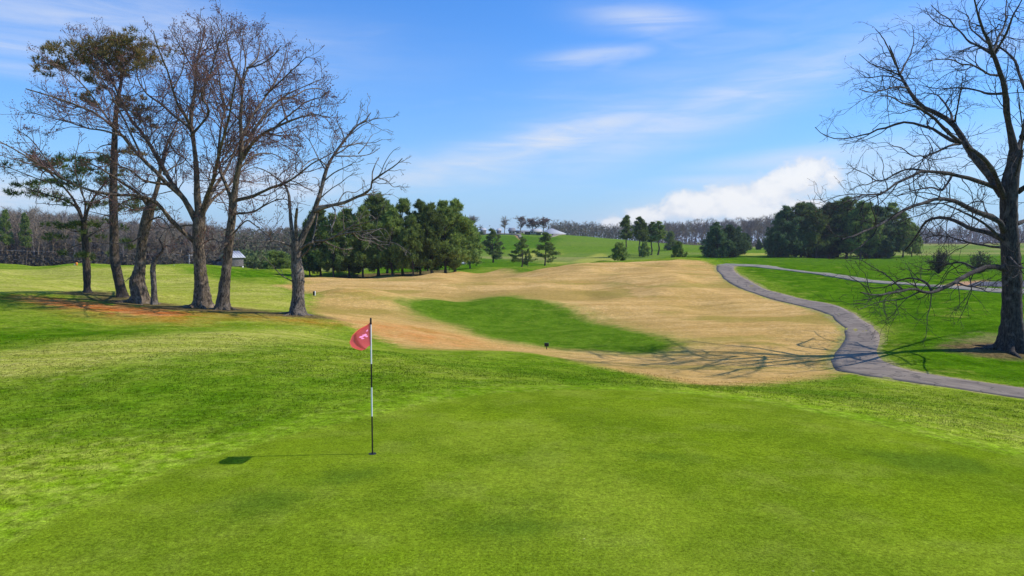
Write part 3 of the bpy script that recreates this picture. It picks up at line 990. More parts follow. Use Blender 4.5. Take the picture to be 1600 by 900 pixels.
OAK_GROUP = None
near_tree('oak_tree', 'tall bare oak with purple buds, right of the thin broken trunk', 'tree', (317, 479), 42,
          [(317, 480, 38), (317, 470, 29), (315, 445, 22), (312, 410, 18.5), (310, 380, 17), (311, 355, 20), (313, 338, 17)],
          [([(309, 350), (290, 314), (270, 288), (255, 262), (243, 240), (230, 220), (222, 208), (208, 193), (195, 168), (180, 138), (165, 108), (150, 82)], 10, 1.6, 2.5),
           ([(303, 338), (284, 306), (262, 288), (240, 265), (222, 248), (208, 232), (196, 215), (180, 200), (150, 176), (115, 162), (78, 150), (42, 140)], 8.5, 1.4, -3),
           ([(196, 214), (165, 205), (135, 200), (105, 190), (70, 182), (38, 172)], 3.4, 1.0, 1.5),
           ([(180, 200), (160, 175), (135, 140), (110, 115), (85, 100), (60, 100)], 3.4, 1.0, -2),
           ([(222, 246), (208, 215), (185, 170), (165, 130), (140, 100), (120, 80)], 3.6, 1.0, 3),
           ([(262, 288), (240, 286), (222, 280), (205, 266), (185, 258), (160, 240), (130, 240)], 4, 1.0, -4),
           ([(306, 380), (286, 362), (267, 344), (250, 322), (238, 312), (210, 305), (183, 304), (150, 300), (115, 287), (88, 273), (58, 255), (28, 236), (0, 221)], 8, 1.3, -5),
           ([(115, 287), (80, 285), (45, 275), (10, 262), (-25, 255)], 2.4, .9, 2), ([(88, 273), (66, 240), (45, 215), (20, 200)], 2.2, .9, -2),
           ([(312, 342), (307, 312), (306, 262), (302, 226), (298, 200), (297, 170), (302, 145), (305, 115), (308, 90), (317, 62), (320, 38)], 12, 1.4, 1.5),
           ([(299, 205), (292, 185), (280, 168), (270, 140), (262, 110), (250, 80), (240, 48)], 5, 1.2, -3),
           ([(297, 200), (280, 186), (262, 172), (245, 158), (228, 145), (215, 118), (222, 78)], 5, 1.2, 4),
           ([(300, 210), (318, 190), (328, 170), (316, 150), (330, 118), (340, 80), (352, 44)], 4, 1.1, -4),
           ([(270, 140), (285, 110), (288, 75), (282, 45)], 2.6, .9, 2), ([(305, 115), (290, 88), (275, 62), (262, 42)], 2.5, .9, 1),
           ([(316, 338), (324, 308), (333, 285), (338, 262), (343, 240), (350, 215), (357, 190), (362, 160), (366, 130), (372, 100)], 8, 1.2, -5),
           ([(317, 333), (330, 303), (345, 280), (358, 258), (366, 240), (375, 220), (388, 205), (402, 188)], 7, 1.4, 6),
           ([(319, 330), (335, 308), (352, 295), (368, 275), (378, 258), (392, 238)], 6, 1.2, 8),
           ([(253, 262), (262, 235), (275, 205), (285, 195)], 3.5, 1.2, 4), ([(310, 352), (285, 352), (262, 356), (240, 350)], 3, 1, 4),
           ([(315, 382), (330, 374), (340, 377), (342, 386), (334, 394)], 2.4, .8, -2), ([(307, 392), (290, 398), (272, 394), (255, 402)], 2.0, .7, -3)],
          M['oak'], M['twig_purple'], 11, M['bud'], 3.4, .055, 1.07, depth=1.4, l1max=3.5)
near_tree('oak_tree', 'forked bare oak with limbs fanning right, beside the thickest oak', 'tree', (349, 482), 41.2,
          [(348, 484, 30), (349, 472, 22), (351, 445, 17), (355, 410, 14.5), (359, 370, 14), (363, 335, 12.5), (365, 306, 13)],
          [([(362, 312), (353, 288), (344, 265), (341, 240), (343, 212), (346, 190), (351, 172), (346, 150), (342, 120), (336, 90), (330, 60)], 6, 1.2, 3),
           ([(365, 308), (371, 272), (376, 245), (378, 220), (377, 190), (380, 155), (378, 128), (370, 112), (362, 92), (356, 65), (352, 40)], 10, 1.3, -1),
           ([(379, 130), (386, 108), (400, 92), (404, 70), (400, 48)], 4, 1.0, 2), ([(386, 106), (405, 102), (425, 90), (440, 72)], 3, 1.0, -3),
           ([(378, 128), (384, 95), (380, 62), (384, 38)], 3, .9, 3),
           ([(376, 246), (386, 225), (396, 205), (408, 188), (422, 170), (434, 158), (446, 148), (470, 136), (500, 124)], 6.5, 1.3, 2.5),
           ([(377, 250), (395, 222), (412, 208), (432, 198), (446, 192), (468, 184), (492, 180), (515, 186)], 6.5, 1.2, -4),
           ([(378, 215), (394, 182), (414, 152), (430, 128), (442, 104), (447, 76)], 5, 1.2, 4),
           ([(414, 150), (438, 126), (460, 105), (478, 88)], 3.2, 1.0, -3), ([(434, 158), (460, 150), (480, 140), (502, 140), (512, 150)], 3, 1.0, 4),
           ([(412, 208), (440, 212), (460, 212), (475, 222)], 2.6, .9, 2), ([(432, 198), (455, 178), (478, 160), (500, 152)], 3, .9, -5),
           ([(368, 313), (388, 309), (405, 302), (422, 293), (442, 286), (465, 272), (487, 255), (502, 247), (520, 237)], 6, 1.1, -3),
           ([(442, 286), (432, 278), (415, 267), (398, 263), (380, 268)], 2.6, .8, -1), ([(366, 334), (395, 331), (418, 319), (442, 311), (460, 318)], 4, .9, -2),
           ([(376, 262), (400, 242), (425, 240), (445, 250), (458, 262)], 2.8, .8, 3), ([(377, 190), (362, 176), (352, 165), (345, 140), (340, 125)], 3, .9, -3),
           ([(358, 378), (345, 385), (332, 392)], 3.5, 1.2, -1.5), ([(360, 370), (385, 345), (400, 352), (420, 368), (445, 386)], 2.8, .8, -3),
           ([(380, 222), (394, 214), (400, 195), (410, 180), (416, 165)], 4, 1, 5)],
          M['oak'], M['twig_purple'], 12, M['bud'], 3.4, .055, 1.07, depth=1.4, l1max=3.5)
near_tree('snag_tree', 'half dead oak with one long crooked arm reaching right, rightmost of the left trees', 'tree', (465, 493), 40,
          [(465, 495, 34), (465, 480, 24), (466, 450, 19), (465, 425, 20), (463, 405, 16), (462, 388, 16), (463, 376, 15)],
          [([(460, 384), (455, 358), (452, 325), (450, 303), (443, 286)], 7, 3.2, .5), ([(464, 378), (462, 350), (464, 326)], 6, 4, -1),
           ([(466, 384), (476, 362), (488, 340), (497, 316), (505, 290), (511, 266), (521, 246), (531, 232), (541, 219), (549, 208), (556, 200), (564, 194), (575, 187), (582, 176)], 10.5, 1.6, 1.5),
           ([(493, 330), (510, 323), (526, 320), (541, 316), (556, 309), (570, 303), (580, 296), (582, 284), (592, 277), (606, 267), (620, 258), (629, 248)], 6.5, 1.3, -2.5),
           ([(582, 286), (582, 270), (588, 254), (592, 246)], 2.6, .9, 1), ([(524, 244), (545, 244), (562, 244), (580, 241), (594, 232)], 2.6, .9, 2),
           ([(540, 222), (534, 205), (527, 190), (528, 175)], 2.2, .8, -2), ([(513, 262), (496, 248), (480, 255), (466, 270)], 2.6, .9, -2),
           ([(507, 282), (520, 272), (540, 262), (555, 254)], 2.5, .9, -2), ([(526, 320), (540, 300), (555, 300), (570, 290)], 2.2, .8, 2),
           ([(560, 240), (572, 226), (580, 212)], 2.0, .8, 1), ([(592, 278), (605, 283), (615, 292), (625, 290)], 1.8, .8, 1),
           ([(470, 388), (488, 378), (508, 375), (528, 366), (550, 362), (576, 360), (602, 357)], 4.5, 1.2, -4),
           ([(505, 376), (520, 384), (538, 390), (552, 389)], 3.2, 1.2, 1), ([(574, 364), (590, 376), (618, 380), (642, 398)], 2.6, .8, -2), ([(528, 366), (548, 354), (565, 350), (590, 340)], 2.6, .9, -3),
           ([(457, 386), (432, 376), (402, 378), (372, 374)], 2.8, .9, -3), ([(496, 334), (493, 356), (488, 380)], 3.2, 1.6, -1), ([(550, 362), (562, 374), (580, 378), (605, 390)], 2.2, .8, 2),
           ([(472, 400), (482, 390), (486, 384)], 4, 1.4, -1), ([(458, 440), (440, 430), (424, 414), (410, 400)], 2.0, .8, -2)],
          M['snag'], M['twig_grey'], 13, None, 0, .05, .85, up=.04)
near_tree('oak_tree', 'gnarled bare oak with a swollen trunk base, right of the leaning pine', 'tree', (218, 473), 43.5,
          [(219, 476, 36), (218, 465, 27), (214, 440, 23), (217, 425, 18), (220, 400, 15), (223, 370, 15), (230, 340, 17), (237, 314, 14)],
          [([(238, 318), (246, 292), (252, 258), (258, 232), (264, 215), (275, 192), (280, 170)], 8, 1.6, 3), ([(233, 324), (215, 301), (195, 288), (178, 276), (155, 262), (125, 248)], 6, 1.2, -4),
           ([(252, 262), (240, 240), (232, 225), (215, 215)], 3, 1, -3), ([(262, 218), (272, 235), (285, 245), (298, 250)], 2.6, .9, 3), ([(255, 272), (270, 262), (285, 255), (294, 240)], 3, 1, 4),
           ([(225, 365), (205, 378), (180, 380), (150, 377)], 3, .9, -3), ([(236, 318), (212, 310), (190, 318), (170, 335)], 3, .9, 3), ([(232, 345), (250, 340), (262, 352), (270, 370)], 3, .9, -2),
           ([(214, 430), (203, 434), (196, 440)], 2, .8, -1)],
          M['oak'], M['twig_grey'], 14, M['brownleaf'], .25, .07, .9)
near_tree('broken_trunk', 'thin crooked broken trunk standing right beside the gnarled oak', 'tree', (241, 474), 43,
          [(241, 477, 14), (241, 465, 10), (240, 440, 8.5), (239, 418, 8), (241, 408, 6)],
          [([(240, 414), (246, 400), (253, 392), (254, 384), (248, 374)], 6, 2.4, -.5), ([(253, 386), (262, 384), (267, 386), (266, 402)], 2.6, 1.6, -.6), ([(248, 375), (258, 360), (270, 352)], 2, .8, 1)],
          M['snag'], M['twig_grey'], 15, None, 0, .05, .6)
near_tree('oak_tree', 'huge dark bare tree with long arching limbs beside the cart path', 'tree', (1580, 549), 34,
          [(1582, 556, 66), (1581, 540, 44), (1581, 515, 33), (1581, 480, 28.5), (1581, 440, 28), (1579, 400, 27), (1577, 360, 25), (1576, 320, 25), (1577, 292, 25), (1583, 262, 21), (1588, 235, 20)],
          [([(1568, 305), (1556, 288), (1538, 262), (1520, 240), (1508, 225), (1498, 208), (1486, 191), (1466, 178), (1446, 168), (1427, 150), (1416, 132), (1406, 116), (1398, 95), (1388, 70)], 15, 2, 2),
           ([(1500, 222), (1481, 206), (1462, 186), (1441, 171), (1425, 163), (1408, 160), (1394, 152), (1375, 150)], 6, 1.2, -2.5),
           ([(1503, 224), (1480, 216), (1456, 201), (1436, 195), (1420, 191), (1405, 193), (1390, 200), (1375, 203), (1360, 210), (1345, 213), (1325, 217), (1305, 217), (1288, 212), (1274, 200)], 6, 1.1, 3),
           ([(1498, 225), (1485, 227), (1470, 233), (1458, 238), (1447, 243), (1437, 240), (1424, 239), (1410, 228), (1395, 224)], 4, 1, -3),
           ([(1488, 190), (1483, 172), (1475, 158), (1465, 148), (1450, 147), (1428, 150)], 4, 1, 4), ([(1492, 190), (1498, 165), (1502, 142), (1506, 118)], 3, .9, -2),
           ([(1406, 116), (1412, 104), (1421, 88), (1428, 64), (1426, 40)], 3.4, 1, 2), ([(1399, 100), (1392, 84), (1380, 62), (1368, 48)], 3, .9, -2),
           ([(1420, 138), (1401, 137), (1385, 142), (1365, 145), (1344, 140)], 3, .9, -3), ([(1415, 130), (1396, 120), (1376, 118), (1356, 120), (1338, 108)], 3, .9, 3), ([(1410, 120), (1385, 108), (1362, 100), (1342, 84)], 2.5, .9, 1),
           ([(1572, 315), (1562, 290), (1552, 266), (1541, 251), (1530, 239), (1513, 227)], 8, 4.5, -1.5),
           ([(1556, 292), (1538, 287), (1520, 281), (1498, 275), (1478, 270), (1455, 267), (1440, 268), (1425, 275), (1405, 283), (1390, 295), (1375, 305), (1358, 304), (1340, 308), (1318, 318)], 8, 1.1, -3),
           ([(1445, 267), (1420, 264), (1400, 271), (1385, 280), (1370, 283), (1356, 273), (1340, 267), (1322, 256)], 3.4, .9, 2), ([(1370, 282), (1356, 288), (1342, 290), (1325, 300)], 2, .8, -1),
           ([(1488, 273), (1482, 285), (1473, 297), (1455, 294), (1430, 299), (1410, 305), (1394, 312)], 3.6, .9, -2),
           ([(1570, 362), (1563, 347), (1545, 337), (1525, 332), (1505, 322), (1488, 314), (1465, 312), (1445, 318), (1420, 325), (1405, 337), (1390, 345), (1370, 355), (1346, 364), (1322, 374)], 9.5, 1.6, -4),
           ([(1573, 378), (1556, 367), (1535, 361), (1515, 357), (1500, 349), (1480, 341), (1460, 340), (1445, 346), (1435, 360), (1425, 375), (1412, 390)], 9.5, 2, 3),
           ([(1568, 376), (1545, 354), (1522, 339), (1503, 330), (1470, 318), (1440, 320)], 5, 1, -2), ([(1572, 388), (1540, 384), (1510, 378), (1480, 370), (1450, 366), (1425, 368)], 4, .9, 4),
           ([(1572, 420), (1548, 416), (1526, 422), (1510, 428), (1490, 440), (1470, 448), (1455, 455), (1440, 455), (1425, 449), (1410, 452), (1390, 456), (1368, 458), (1344, 454)], 9, 1.3, -3),
           ([(1456, 455), (1446, 441), (1426, 435), (1406, 438), (1390, 447), (1360, 450), (1338, 438)], 4, .9, 2), ([(1492, 440), (1510, 447), (1530, 450), (1546, 457)], 3, 1.2, -2), ([(1410, 452), (1385, 430), (1360, 415), (1335, 400)], 2.6, .8, 2),
           ([(1440, 455), (1408, 468), (1375, 472), (1340, 486)], 2.4, .8, -2), ([(1530, 422), (1505, 410), (1480, 412), (1450, 420), (1420, 410)], 4, .9, 3), ([(1390, 456), (1362, 466), (1335, 470)], 2, .8, -1),
           ([(1574, 400), (1590, 415), (1600, 420), (1620, 422)], 4, 1.2, -3),
           ([(1586, 240), (1578, 205), (1572, 175), (1569, 150), (1565, 128), (1558, 106), (1550, 86), (1543, 66), (1532, 42), (1525, 20), (1518, -5), (1512, -40)], 12, 1.4, -1.5),
           ([(1550, 88), (1558, 62), (1567, 42), (1570, 15), (1575, -25)], 5, 1, 3), ([(1553, 86), (1575, 47), (1585, 22), (1596, 4), (1612, -25)], 4.4, 1, -2),
           ([(1549, 84), (1530, 72), (1515, 65), (1503, 51), (1492, 43), (1475, 40), (1456, 28), (1447, 12)], 4, .9, 2), ([(1492, 43), (1481, 28), (1466, 20), (1452, 8)], 2.5, .8, -2),
           ([(1560, 118), (1545, 117), (1530, 108), (1515, 101), (1500, 100), (1486, 93), (1462, 93), (1442, 96)], 3.6, .9, -2), ([(1548, 80), (1530, 72), (1510, 76), (1490, 90)], 3, .9, 3),
           ([(1567, 146), (1546, 147), (1530, 142), (1510, 138), (1495, 137), (1475, 140), (1456, 138), (1432, 132)], 4, .9, 2), ([(1545, 68), (1520, 48), (1512, 25), (1492, 14)], 3, .9, 3),
           ([(1589, 240), (1597, 215), (1606, 185), (1610, 150), (1598, 120), (1588, 92), (1574, 78), (1558, 68)], 9, 3, 3),
           ([(1598, 215), (1620, 180), (1640, 130), (1655, 70), (1665, 0), (1670, -70)], 11, 1.4, 1), ([(1590, 300), (1625, 278), (1670, 258), (1730, 250), (1790, 260)], 8, 1.3, -2), ([(1588, 350), (1630, 335), (1690, 320), (1750, 330)], 7, 1.2, 3),
           ([(1585, 280), (1595, 250), (1598, 215), (1594, 170), (1590, 140)], 3, .9, -3), ([(1640, 130), (1680, 100), (1720, 60), (1750, 0)], 5, 1, -4), ([(1610, 150), (1625, 100), (1610, 40), (1600, -30)], 5, 1, 2)],
          M['oak_dark'], M['twig_dark'], 16, M['bud'], .30, .032, .80, flare=2.6, up=.06, twig_r=.0065, depth=2.2, l1max=2.6, wob=.32)
print('near trees', time.time() - T0)

# ------------------------------------------------------------------ pines
def tufts(c, dirs, size, r, n=6, width=.2):
    """a brush of n narrow needles fanned round each direction"""
    m = len(c)
    C = np.repeat(c, n, 0)
    D = np.repeat(dirs, n, 0) + r.normal(size=(m * n, 3)) * .55
    D /= np.linalg.norm(D, axis=1, keepdims=True)
    S = np.cross(D, r.normal(size=(m * n, 3)))
    S /= np.linalg.norm(S, axis=1, keepdims=True)
    ln = size * r.uniform(.7, 1.3, (m * n, 1))
    v = np.stack([C - S * ln * width * .5, C + S * ln * width * .5, C + D * ln], 1).reshape(-1, 3)
    tint = np.repeat(np.clip(r.normal(.55, .3, m), 0, 1), n * 3)
    return v, np.arange(m * n * 3).reshape(-1, 3), tint


def pine_meshes(H, W, seed, clear=.12, dens=1.0, shape=1.0, tuft=.42, upsweep=.35, needle='needle', n_needle=6, lean=0.0):
    r = np.random.default_rng(seed)
    n = 14
    z = np.linspace(0, H, n)
    tr = np.stack([lean * z + .012 * H * np.sin(z * 1.2 + seed), .010 * H * np.cos(z * .9 + seed), z], -1)
    rr = np.linspace(.017 * H, .003 * H, n)
    rr[0] *= 1.35
    trunk = tubes(tr[None], rr[None], 9)
    nb = int(34 * dens * H / 4.5)
    zf = clear + (1 - clear) * np.sort(r.random(nb)) ** .95
    az = r.uniform(0, 6.283, nb)
    prof = np.clip((1 - zf) / (1 - clear), 0, 1) ** (.75 * shape) * (1 - .35 * np.exp(-(zf - clear) / .08)) + .05
    ln = W * prof * r.uniform(.6, 1.2, nb)
    npt = 6
    t = np.linspace(0, 1, npt)[None, :]
    base = np.stack([np.interp(zf * H, z, tr[:, 0]), np.interp(zf * H, z, tr[:, 1]), zf * H], -1)
    rise = r.uniform(.0, .55, nb) * upsweep + .12 * zf
    P = np.empty((nb, npt, 3))
    P[..., 0] = base[:, None, 0] + np.cos(az)[:, None] * ln[:, None] * t
    P[..., 1] = base[:, None, 1] + np.sin(az)[:, None] * ln[:, None] * t
    P[..., 2] = base[:, None, 2] + ln[:, None] * (rise[:, None] * t + .18 * t * t - .12 * t)
    P[:, 1:] += r.normal(size=(nb, npt - 1, 3)) * (.03 * W)
    R = np.linspace(1, .3, npt)[None] * (.010 * H * .22 + .008 * ln)[:, None]
    P2, R2 = spawn(P, R, .30, .42, (30, 75), .05, 4, .15, r, tmin=.25, lmin=.25, lmax=W * .5, rfac=.6, rmax=.03, tip=.5)
    # foliage brushes along outer part of side shoots
    c, d = [], []
    for Q, lo, k in ((P, 2, 5), (P2, 1, 4)):
        for j in range(lo, Q.shape[1]):
            seg = Q[:, j] - Q[:, j - 1]
            seg /= np.linalg.norm(seg, axis=1, keepdims=True) + 1e-9
            for q in range(k):
                f = r.random((len(Q), 1))
                keep = r.random(len(Q)) < .8
                c.append((Q[:, j - 1] * (1 - f) + Q[:, j] * f + r.normal(size=(len(Q), 3)) * tuft * .28)[keep])
                dd = seg * .7 + np.array([0, 0, .55]) + r.normal(size=seg.shape) * .5
                d.append(dd[keep])
    c, d = np.concatenate(c), np.concatenate(d)
    V, f, tint = tufts(c, d, tuft, r, n_needle)
    bv, bf = merge([tubes(P, R, 4), tubes(P2, R2, 3)])
    return (make_mesh('trunk', trunk[0], [trunk[1]], M['pinebark']), make_mesh('branches', bv, bf, M['pinebark']),
            make_mesh('crown', V, [f], M[needle], False, {'tint': tint}))


PINES = []
for i in range(4):
    PINES.append(pine_meshes(10.5, 3.35, 100 + i, .09 if i % 2 else .15, 1.0, .78, .44, .5))
CEDARS = [pine_meshes(8.0, 3.3, 120 + i, .02, 1.9, .8, .40, .5, 'cedar', 7) for i in range(2)]
YOUNG = [pine_meshes(7.5, 2.5, 130 + i, .12, .8, 1.15, .30, .10, 'needle', 8) for i in range(3)]
TALL = [pine_meshes(12.0, 1.9, 140 + i, .42, .7, .7, .40, .3) for i in range(2)]
BUSHY = [pine_meshes(3.0, 1.7, 150 + i, .03, 2.4, .6, .30, .7) for i in range(2)]
print('pine meshes', time.time() - T0, [len(p[2].polygons) for p in PINES + CEDARS + YOUNG + TALL + BUSHY])


def put_tree(name, label, cat, meshes, hm, u, vb, vt, d, sx=1.0, group=None, rz=None, half=None):
    """one tree: foot and tip picked in the photo at distance d"""
    x = at(u, vb, d)
    z = float(height(np.array([x[0]]), np.array([x[1]]))[0])
    top = at(u, vt, d)[2]
    H = max(.5, top - z)
    root = bpy.data.objects.new(name, None)
    COL.objects.link(root)
    root.location = (float(x[0]), float(x[1]), z - .05)
    s = H / hm
    root.scale = (s * sx, s * sx, s)
    root.rotation_euler = (0, 0, rng.uniform(0, 6.28) if rz is None else rz)
    tag(root, label, cat, group)
    for nm, me in zip(('trunk', 'branches', 'crown'), meshes):
        o = link(nm, me, root)
        if nm != 'trunk':
            o['kind'] = 'stuff'
    return root


ORD = ['first', 'second', 'third', 'fourth', 'fifth', 'sixth', 'seventh', 'eighth', 'ninth', 'tenth', 'eleventh', 'twelfth', 'thirteenth', 'fourteenth']
row_lab = 'dark green pine in the dense pine row behind the tan fairway'
for i, (u, vb, vt, d, sx) in enumerate([(484, 440, 350, 98, .85), (500, 440, 327, 97, 1.0), (522, 439, 338, 93, .95), (545, 437, 330, 97, 1.0), (568, 436, 326, 94, .9), (590, 434, 308, 98, 1.1),
                                        (612, 432, 330, 94, .95), (630, 430, 315, 97, 1.0), (645, 431, 340, 92, .85), (658, 428, 318, 97, .95), (674, 428, 322, 94, .9), (695, 426, 318, 96, 1.05),
                                        (712, 424, 316, 98, 1.1), (735, 414, 350, 118, .9), (485, 436, 345, 108, .9), (535, 434, 335, 110, .9), (605, 430, 318, 112, .95), (668, 424, 330, 112, .9)]):
    lab = f'dark pine in the front of the pine row, {ORD[i]} trunk from the left' if i < 14 else 'dark pine in the rear rank of the pine row'
    if i == 12:
        lab = 'broad dark pine at the right end of the pine row'
    if i == 13:
        lab = 'shorter pine tucked behind the right end of the pine row'
    if i == 5:
        lab = 'highest rounded pine in the middle of the pine row'
    put_tree('pine_tree', lab, 'pine tree', PINES[i % 4], 10.5, u, vb, vt, d, sx, 'pines in the row behind the fairway')
for j, (u, vb, vt, d, sx, lab) in enumerate([
    (770, 406, 358, 160, 1.45, 'young pine with a full cone, leftmost of three on the far green slope'),
    (816, 414, 370, 128, 1.35, 'young pine leaning to its neighbour, middle of three on the far green slope'),
    (852, 417, 364, 125, 1.5, 'young pine with a bare lower trunk, rightmost of three on the far slope')]):
    put_tree('young_pine', lab, 'pine tree', YOUNG[j], 7.5, u, vb, vt, d, sx, 'young pines on the far slope')
put_tree('young_pine', 'small spindly pine leaning right beside the middle young pine', 'pine tree', YOUNG[0], 7.5, 825, 412, 388, 129, .9)
for j, (u, vb, vt, d, sx, lab) in enumerate([
    (1000, 397, 338, 172, 1.22, 'thin tall pine left of the tallest pine by the pale far path'), (1014, 401, 349, 170, 0.94, 'slim pine with a sparse top right beside the thin tall pine'),
    (999, 402, 340, 168, 1.35, 'tallest pine with a high clear trunk by the pale far path'),
    (1018, 396, 348, 180, 1.49, 'pine with a thin spreading top in the far group'), (1028, 397, 347, 178, 1.62, 'rightmost pale topped pine of the far group by the path')]):
    put_tree('tall_pine', lab, 'pine tree', TALL[j % 2], 12.0, (978, 1006, 999, 1018, 1029)[j], vb, vt, d, sx)
put_tree('bushy_pine', 'low bushy dark pine standing on the crest of the tan fairway', 'pine tree', BUSHY[0], 3.0, 967, 411, 381, 104, 1.0)
put_tree('bushy_pine', 'rounded little pine right of the tall far pines, left of the cart path top', 'pine tree', BUSHY[1], 3.0, 1060, 406, 381, 118, .85)
put_tree('bushy_pine', 'small dark round pine at the edge of the purple grey woods', 'pine tree', BUSHY[1], 3.0, 1048, 381, 365, 250, .9)
put_tree('bushy_pine', 'little scrubby pine at the foot of the tall far pines', 'pine tree', BUSHY[0], 3.0, 1007, 403, 380, 165, .8)
for j, (u, vb, vt, d, sx, lab) in enumerate([
    (1120, 402, 350, 158, 1.15, 'broad black-green cedar, left one of the front cedar pair'), (1139, 403, 354, 160, 1.2, 'broad black-green cedar, right one of the front cedar pair'),
    (1155, 393, 356, 200, 1.0, 'cedar half hidden behind the front cedar pair'), (1166, 388, 366, 240, .9, 'small cedar just right of the hidden cedar'),
    (1186, 389, 374, 250, .8, 'tiny pointed cedar on the pale far field'), (1201, 389, 369, 250, 1.1, 'small rounded cedar between tiny cedar and big evergreen clump')]):
    put_tree('cedar_tree', lab, 'cedar tree', CEDARS[j % 2], 8.0, u, vb, vt, d, sx)
for j, (u, vb, vt, d, sx) in enumerate([(1228, 404, 326, 166, 1.1), (1250, 404, 320, 168, 1.2), (1275, 404, 330, 164, 1.1), (1295, 404, 322, 170, 1.1), (1322, 404, 312, 168, 1.25), (1345, 404, 318, 164, 1.1),
                                        (1368, 404, 326, 168, 1.2), (1390, 404, 320, 170, 1.1), (1410, 404, 334, 166, 1.0), (1262, 402, 322, 180, 1.1), (1310, 402, 318, 180, 1.1), (1355, 402, 320, 182, 1.1), (1215, 404, 352, 166, .9), (1425, 404, 350, 168, .9)]):
    put_tree('evergreen_tree', f'dark evergreen in the front of the big right clump, {ORD[j]} from its left' if j < 9 else ('dark evergreen in the rear of the big right clump', 'low dark evergreen at the left end of the big right clump', 'low dark evergreen at the right end of the big right clump')[max(0, j - 11)], 'evergreen tree', (PINES[j % 4] if j % 3 else CEDARS[j % 2]), 10.5 if j % 3 else 8.0, u, vb, vt, d, sx, 'evergreens of the right clump')

# ------------------------------------------------------------------ the two pines among the left trees: traced trunks, hand-placed foliage pads
def pad_pine(name, label, base, d, trunk, limbs, pads, needle, seed):
    root, O = near_tree(name, label, 'pine tree', base, d, trunk, limbs, M['pinebark'], M['twig_dark'], seed, None, 0, .05, .55, lv3=False)
    r = np.random.default_rng(seed + 500)
    cs, dd = [], []
    for (u, v, ru, rv, n) in pads:
        c0 = at(u, v, d) - O
        sx, sz = ru * d / F, rv * d / F
        k = int(n * .85)
        a = r.normal(size=(k, 3))
        a /= np.linalg.norm(a, axis=1, keepdims=True)
        rad = r.random((k, 1)) ** .4
        # clumpy: brushes gather round random shoots
        cl = r.integers(0, max(3, k // 14), k)
        cen = r.normal(size=(max(3, k // 14), 3)) * .5
        p = (cen[cl] * np.array([1.25, 1.25, .8]) + .26 * a * rad) * np.array([sx, max(sx * .8, .8), sz]) * 1.5
        cs.append(c0 + p)
        dd.append(a * .6 + np.array([0, 0, .6]))
    V, f, tint = tufts(np.concatenate(cs), np.concatenate(dd), .30, r, 8, .14)
    tag(link('crown', make_mesh('crown', V, [f], M[needle], False, {'tint': tint}), root), kind='stuff')
    return root


pad_pine('pine_tree', 'tall leaning pine with a flat rusty olive crown showing above the bare oaks', (190, 467), 46,
         [(191, 469, 22), (190, 460, 16.5), (185, 435, 15), (180, 410, 14), (178, 360, 13), (177, 300, 12), (178, 250, 10), (180, 200, 8), (183, 160, 6), (189, 130, 4.5), (190, 100, 3)],
         [([(183, 155), (175, 140), (160, 135), (150, 130)], 3, 1, 1), ([(186, 148), (205, 150), (225, 140)], 2.5, .8, -1), ([(182, 175), (200, 172), (215, 180), (225, 190)], 2.6, .9, 1),
          ([(178, 225), (160, 228), (150, 235)], 2.4, .8, -1), ([(178, 240), (195, 235), (215, 232)], 2.4, .8, 1), ([(190, 125), (170, 105), (150, 85), (130, 75)], 2.6, .9, 1), ([(190, 110), (205, 90), (215, 75)], 2.4, .9, -1),
          ([(178, 300), (195, 305), (215, 300)], 2.2, .8, -2), ([(177, 340), (160, 335), (140, 330)], 2.2, .8, 1)],
         [(150, 74, 28, 14, 420), (195, 72, 24, 14, 420), (120, 88, 22, 14, 240), (215, 85, 18, 14, 220), (95, 104, 20, 9, 200), (170, 92, 40, 12, 420), (205, 110, 30, 14, 260), (130, 105, 25, 8, 140),
          (163, 132, 16, 7, 90), (150, 152, 16, 6, 90), (178, 122, 10, 6, 50), (212, 172, 12, 9, 80), (222, 190, 12, 8, 90), (200, 150, 14, 6, 60), (230, 172, 10, 5, 40), (175, 236, 20, 6, 60), (205, 232, 16, 5, 50), (160, 165, 18, 6, 50)],
         'needle_olive', 31)
pad_pine('pine_tree', 'low spreading pine with ragged dark needle pads, leftmost tree of the left group', (137, 463), 47,
         [(138, 465, 24), (137, 456, 13), (136, 430, 11.5), (134, 390, 11), (132, 362, 10), (131, 345, 9.5)],
         [([(131, 350), (122, 325), (114, 310), (96, 288), (72, 266), (45, 258)], 5.5, 1, 1.5), ([(132, 350), (139, 322), (150, 302), (166, 284), (185, 270)], 5, 1, -2), ([(128, 342), (116, 320), (82, 306), (48, 296), (28, 286)], 4, .9, -2),
          ([(132, 345), (134, 320), (126, 295), (130, 275), (140, 262)], 4, .9, 3), ([(132, 362), (112, 360), (95, 350)], 3, .9, -1), ([(134, 372), (155, 360), (180, 352)], 3, .9, 2), ([(134, 380), (115, 385), (100, 395)], 2, .8, 1), ([(150, 302), (170, 310), (190, 312)], 2.6, .8, 2)],
         [(60, 255, 24, 9, 200), (90, 248, 18, 9, 120), (110, 264, 28, 10, 220), (145, 268, 24, 10, 190), (160, 255, 18, 8, 100), (42, 290, 16, 6, 90), (65, 303, 24, 6, 160), (90, 285, 22, 6, 90), (95, 318, 16, 6, 70), (130, 290, 22, 8, 90), (175, 290, 20, 8, 110),
          (105, 352, 20, 8, 150), (120, 372, 22, 8, 70), (160, 352, 20, 8, 120), (165, 325, 22, 7, 80), (195, 318, 20, 8, 100), (230, 325, 18, 8, 90), (180, 375, 18, 7, 60), (110, 395, 20, 7, 60), (150, 400, 18, 6, 50)],
         'needle', 32)

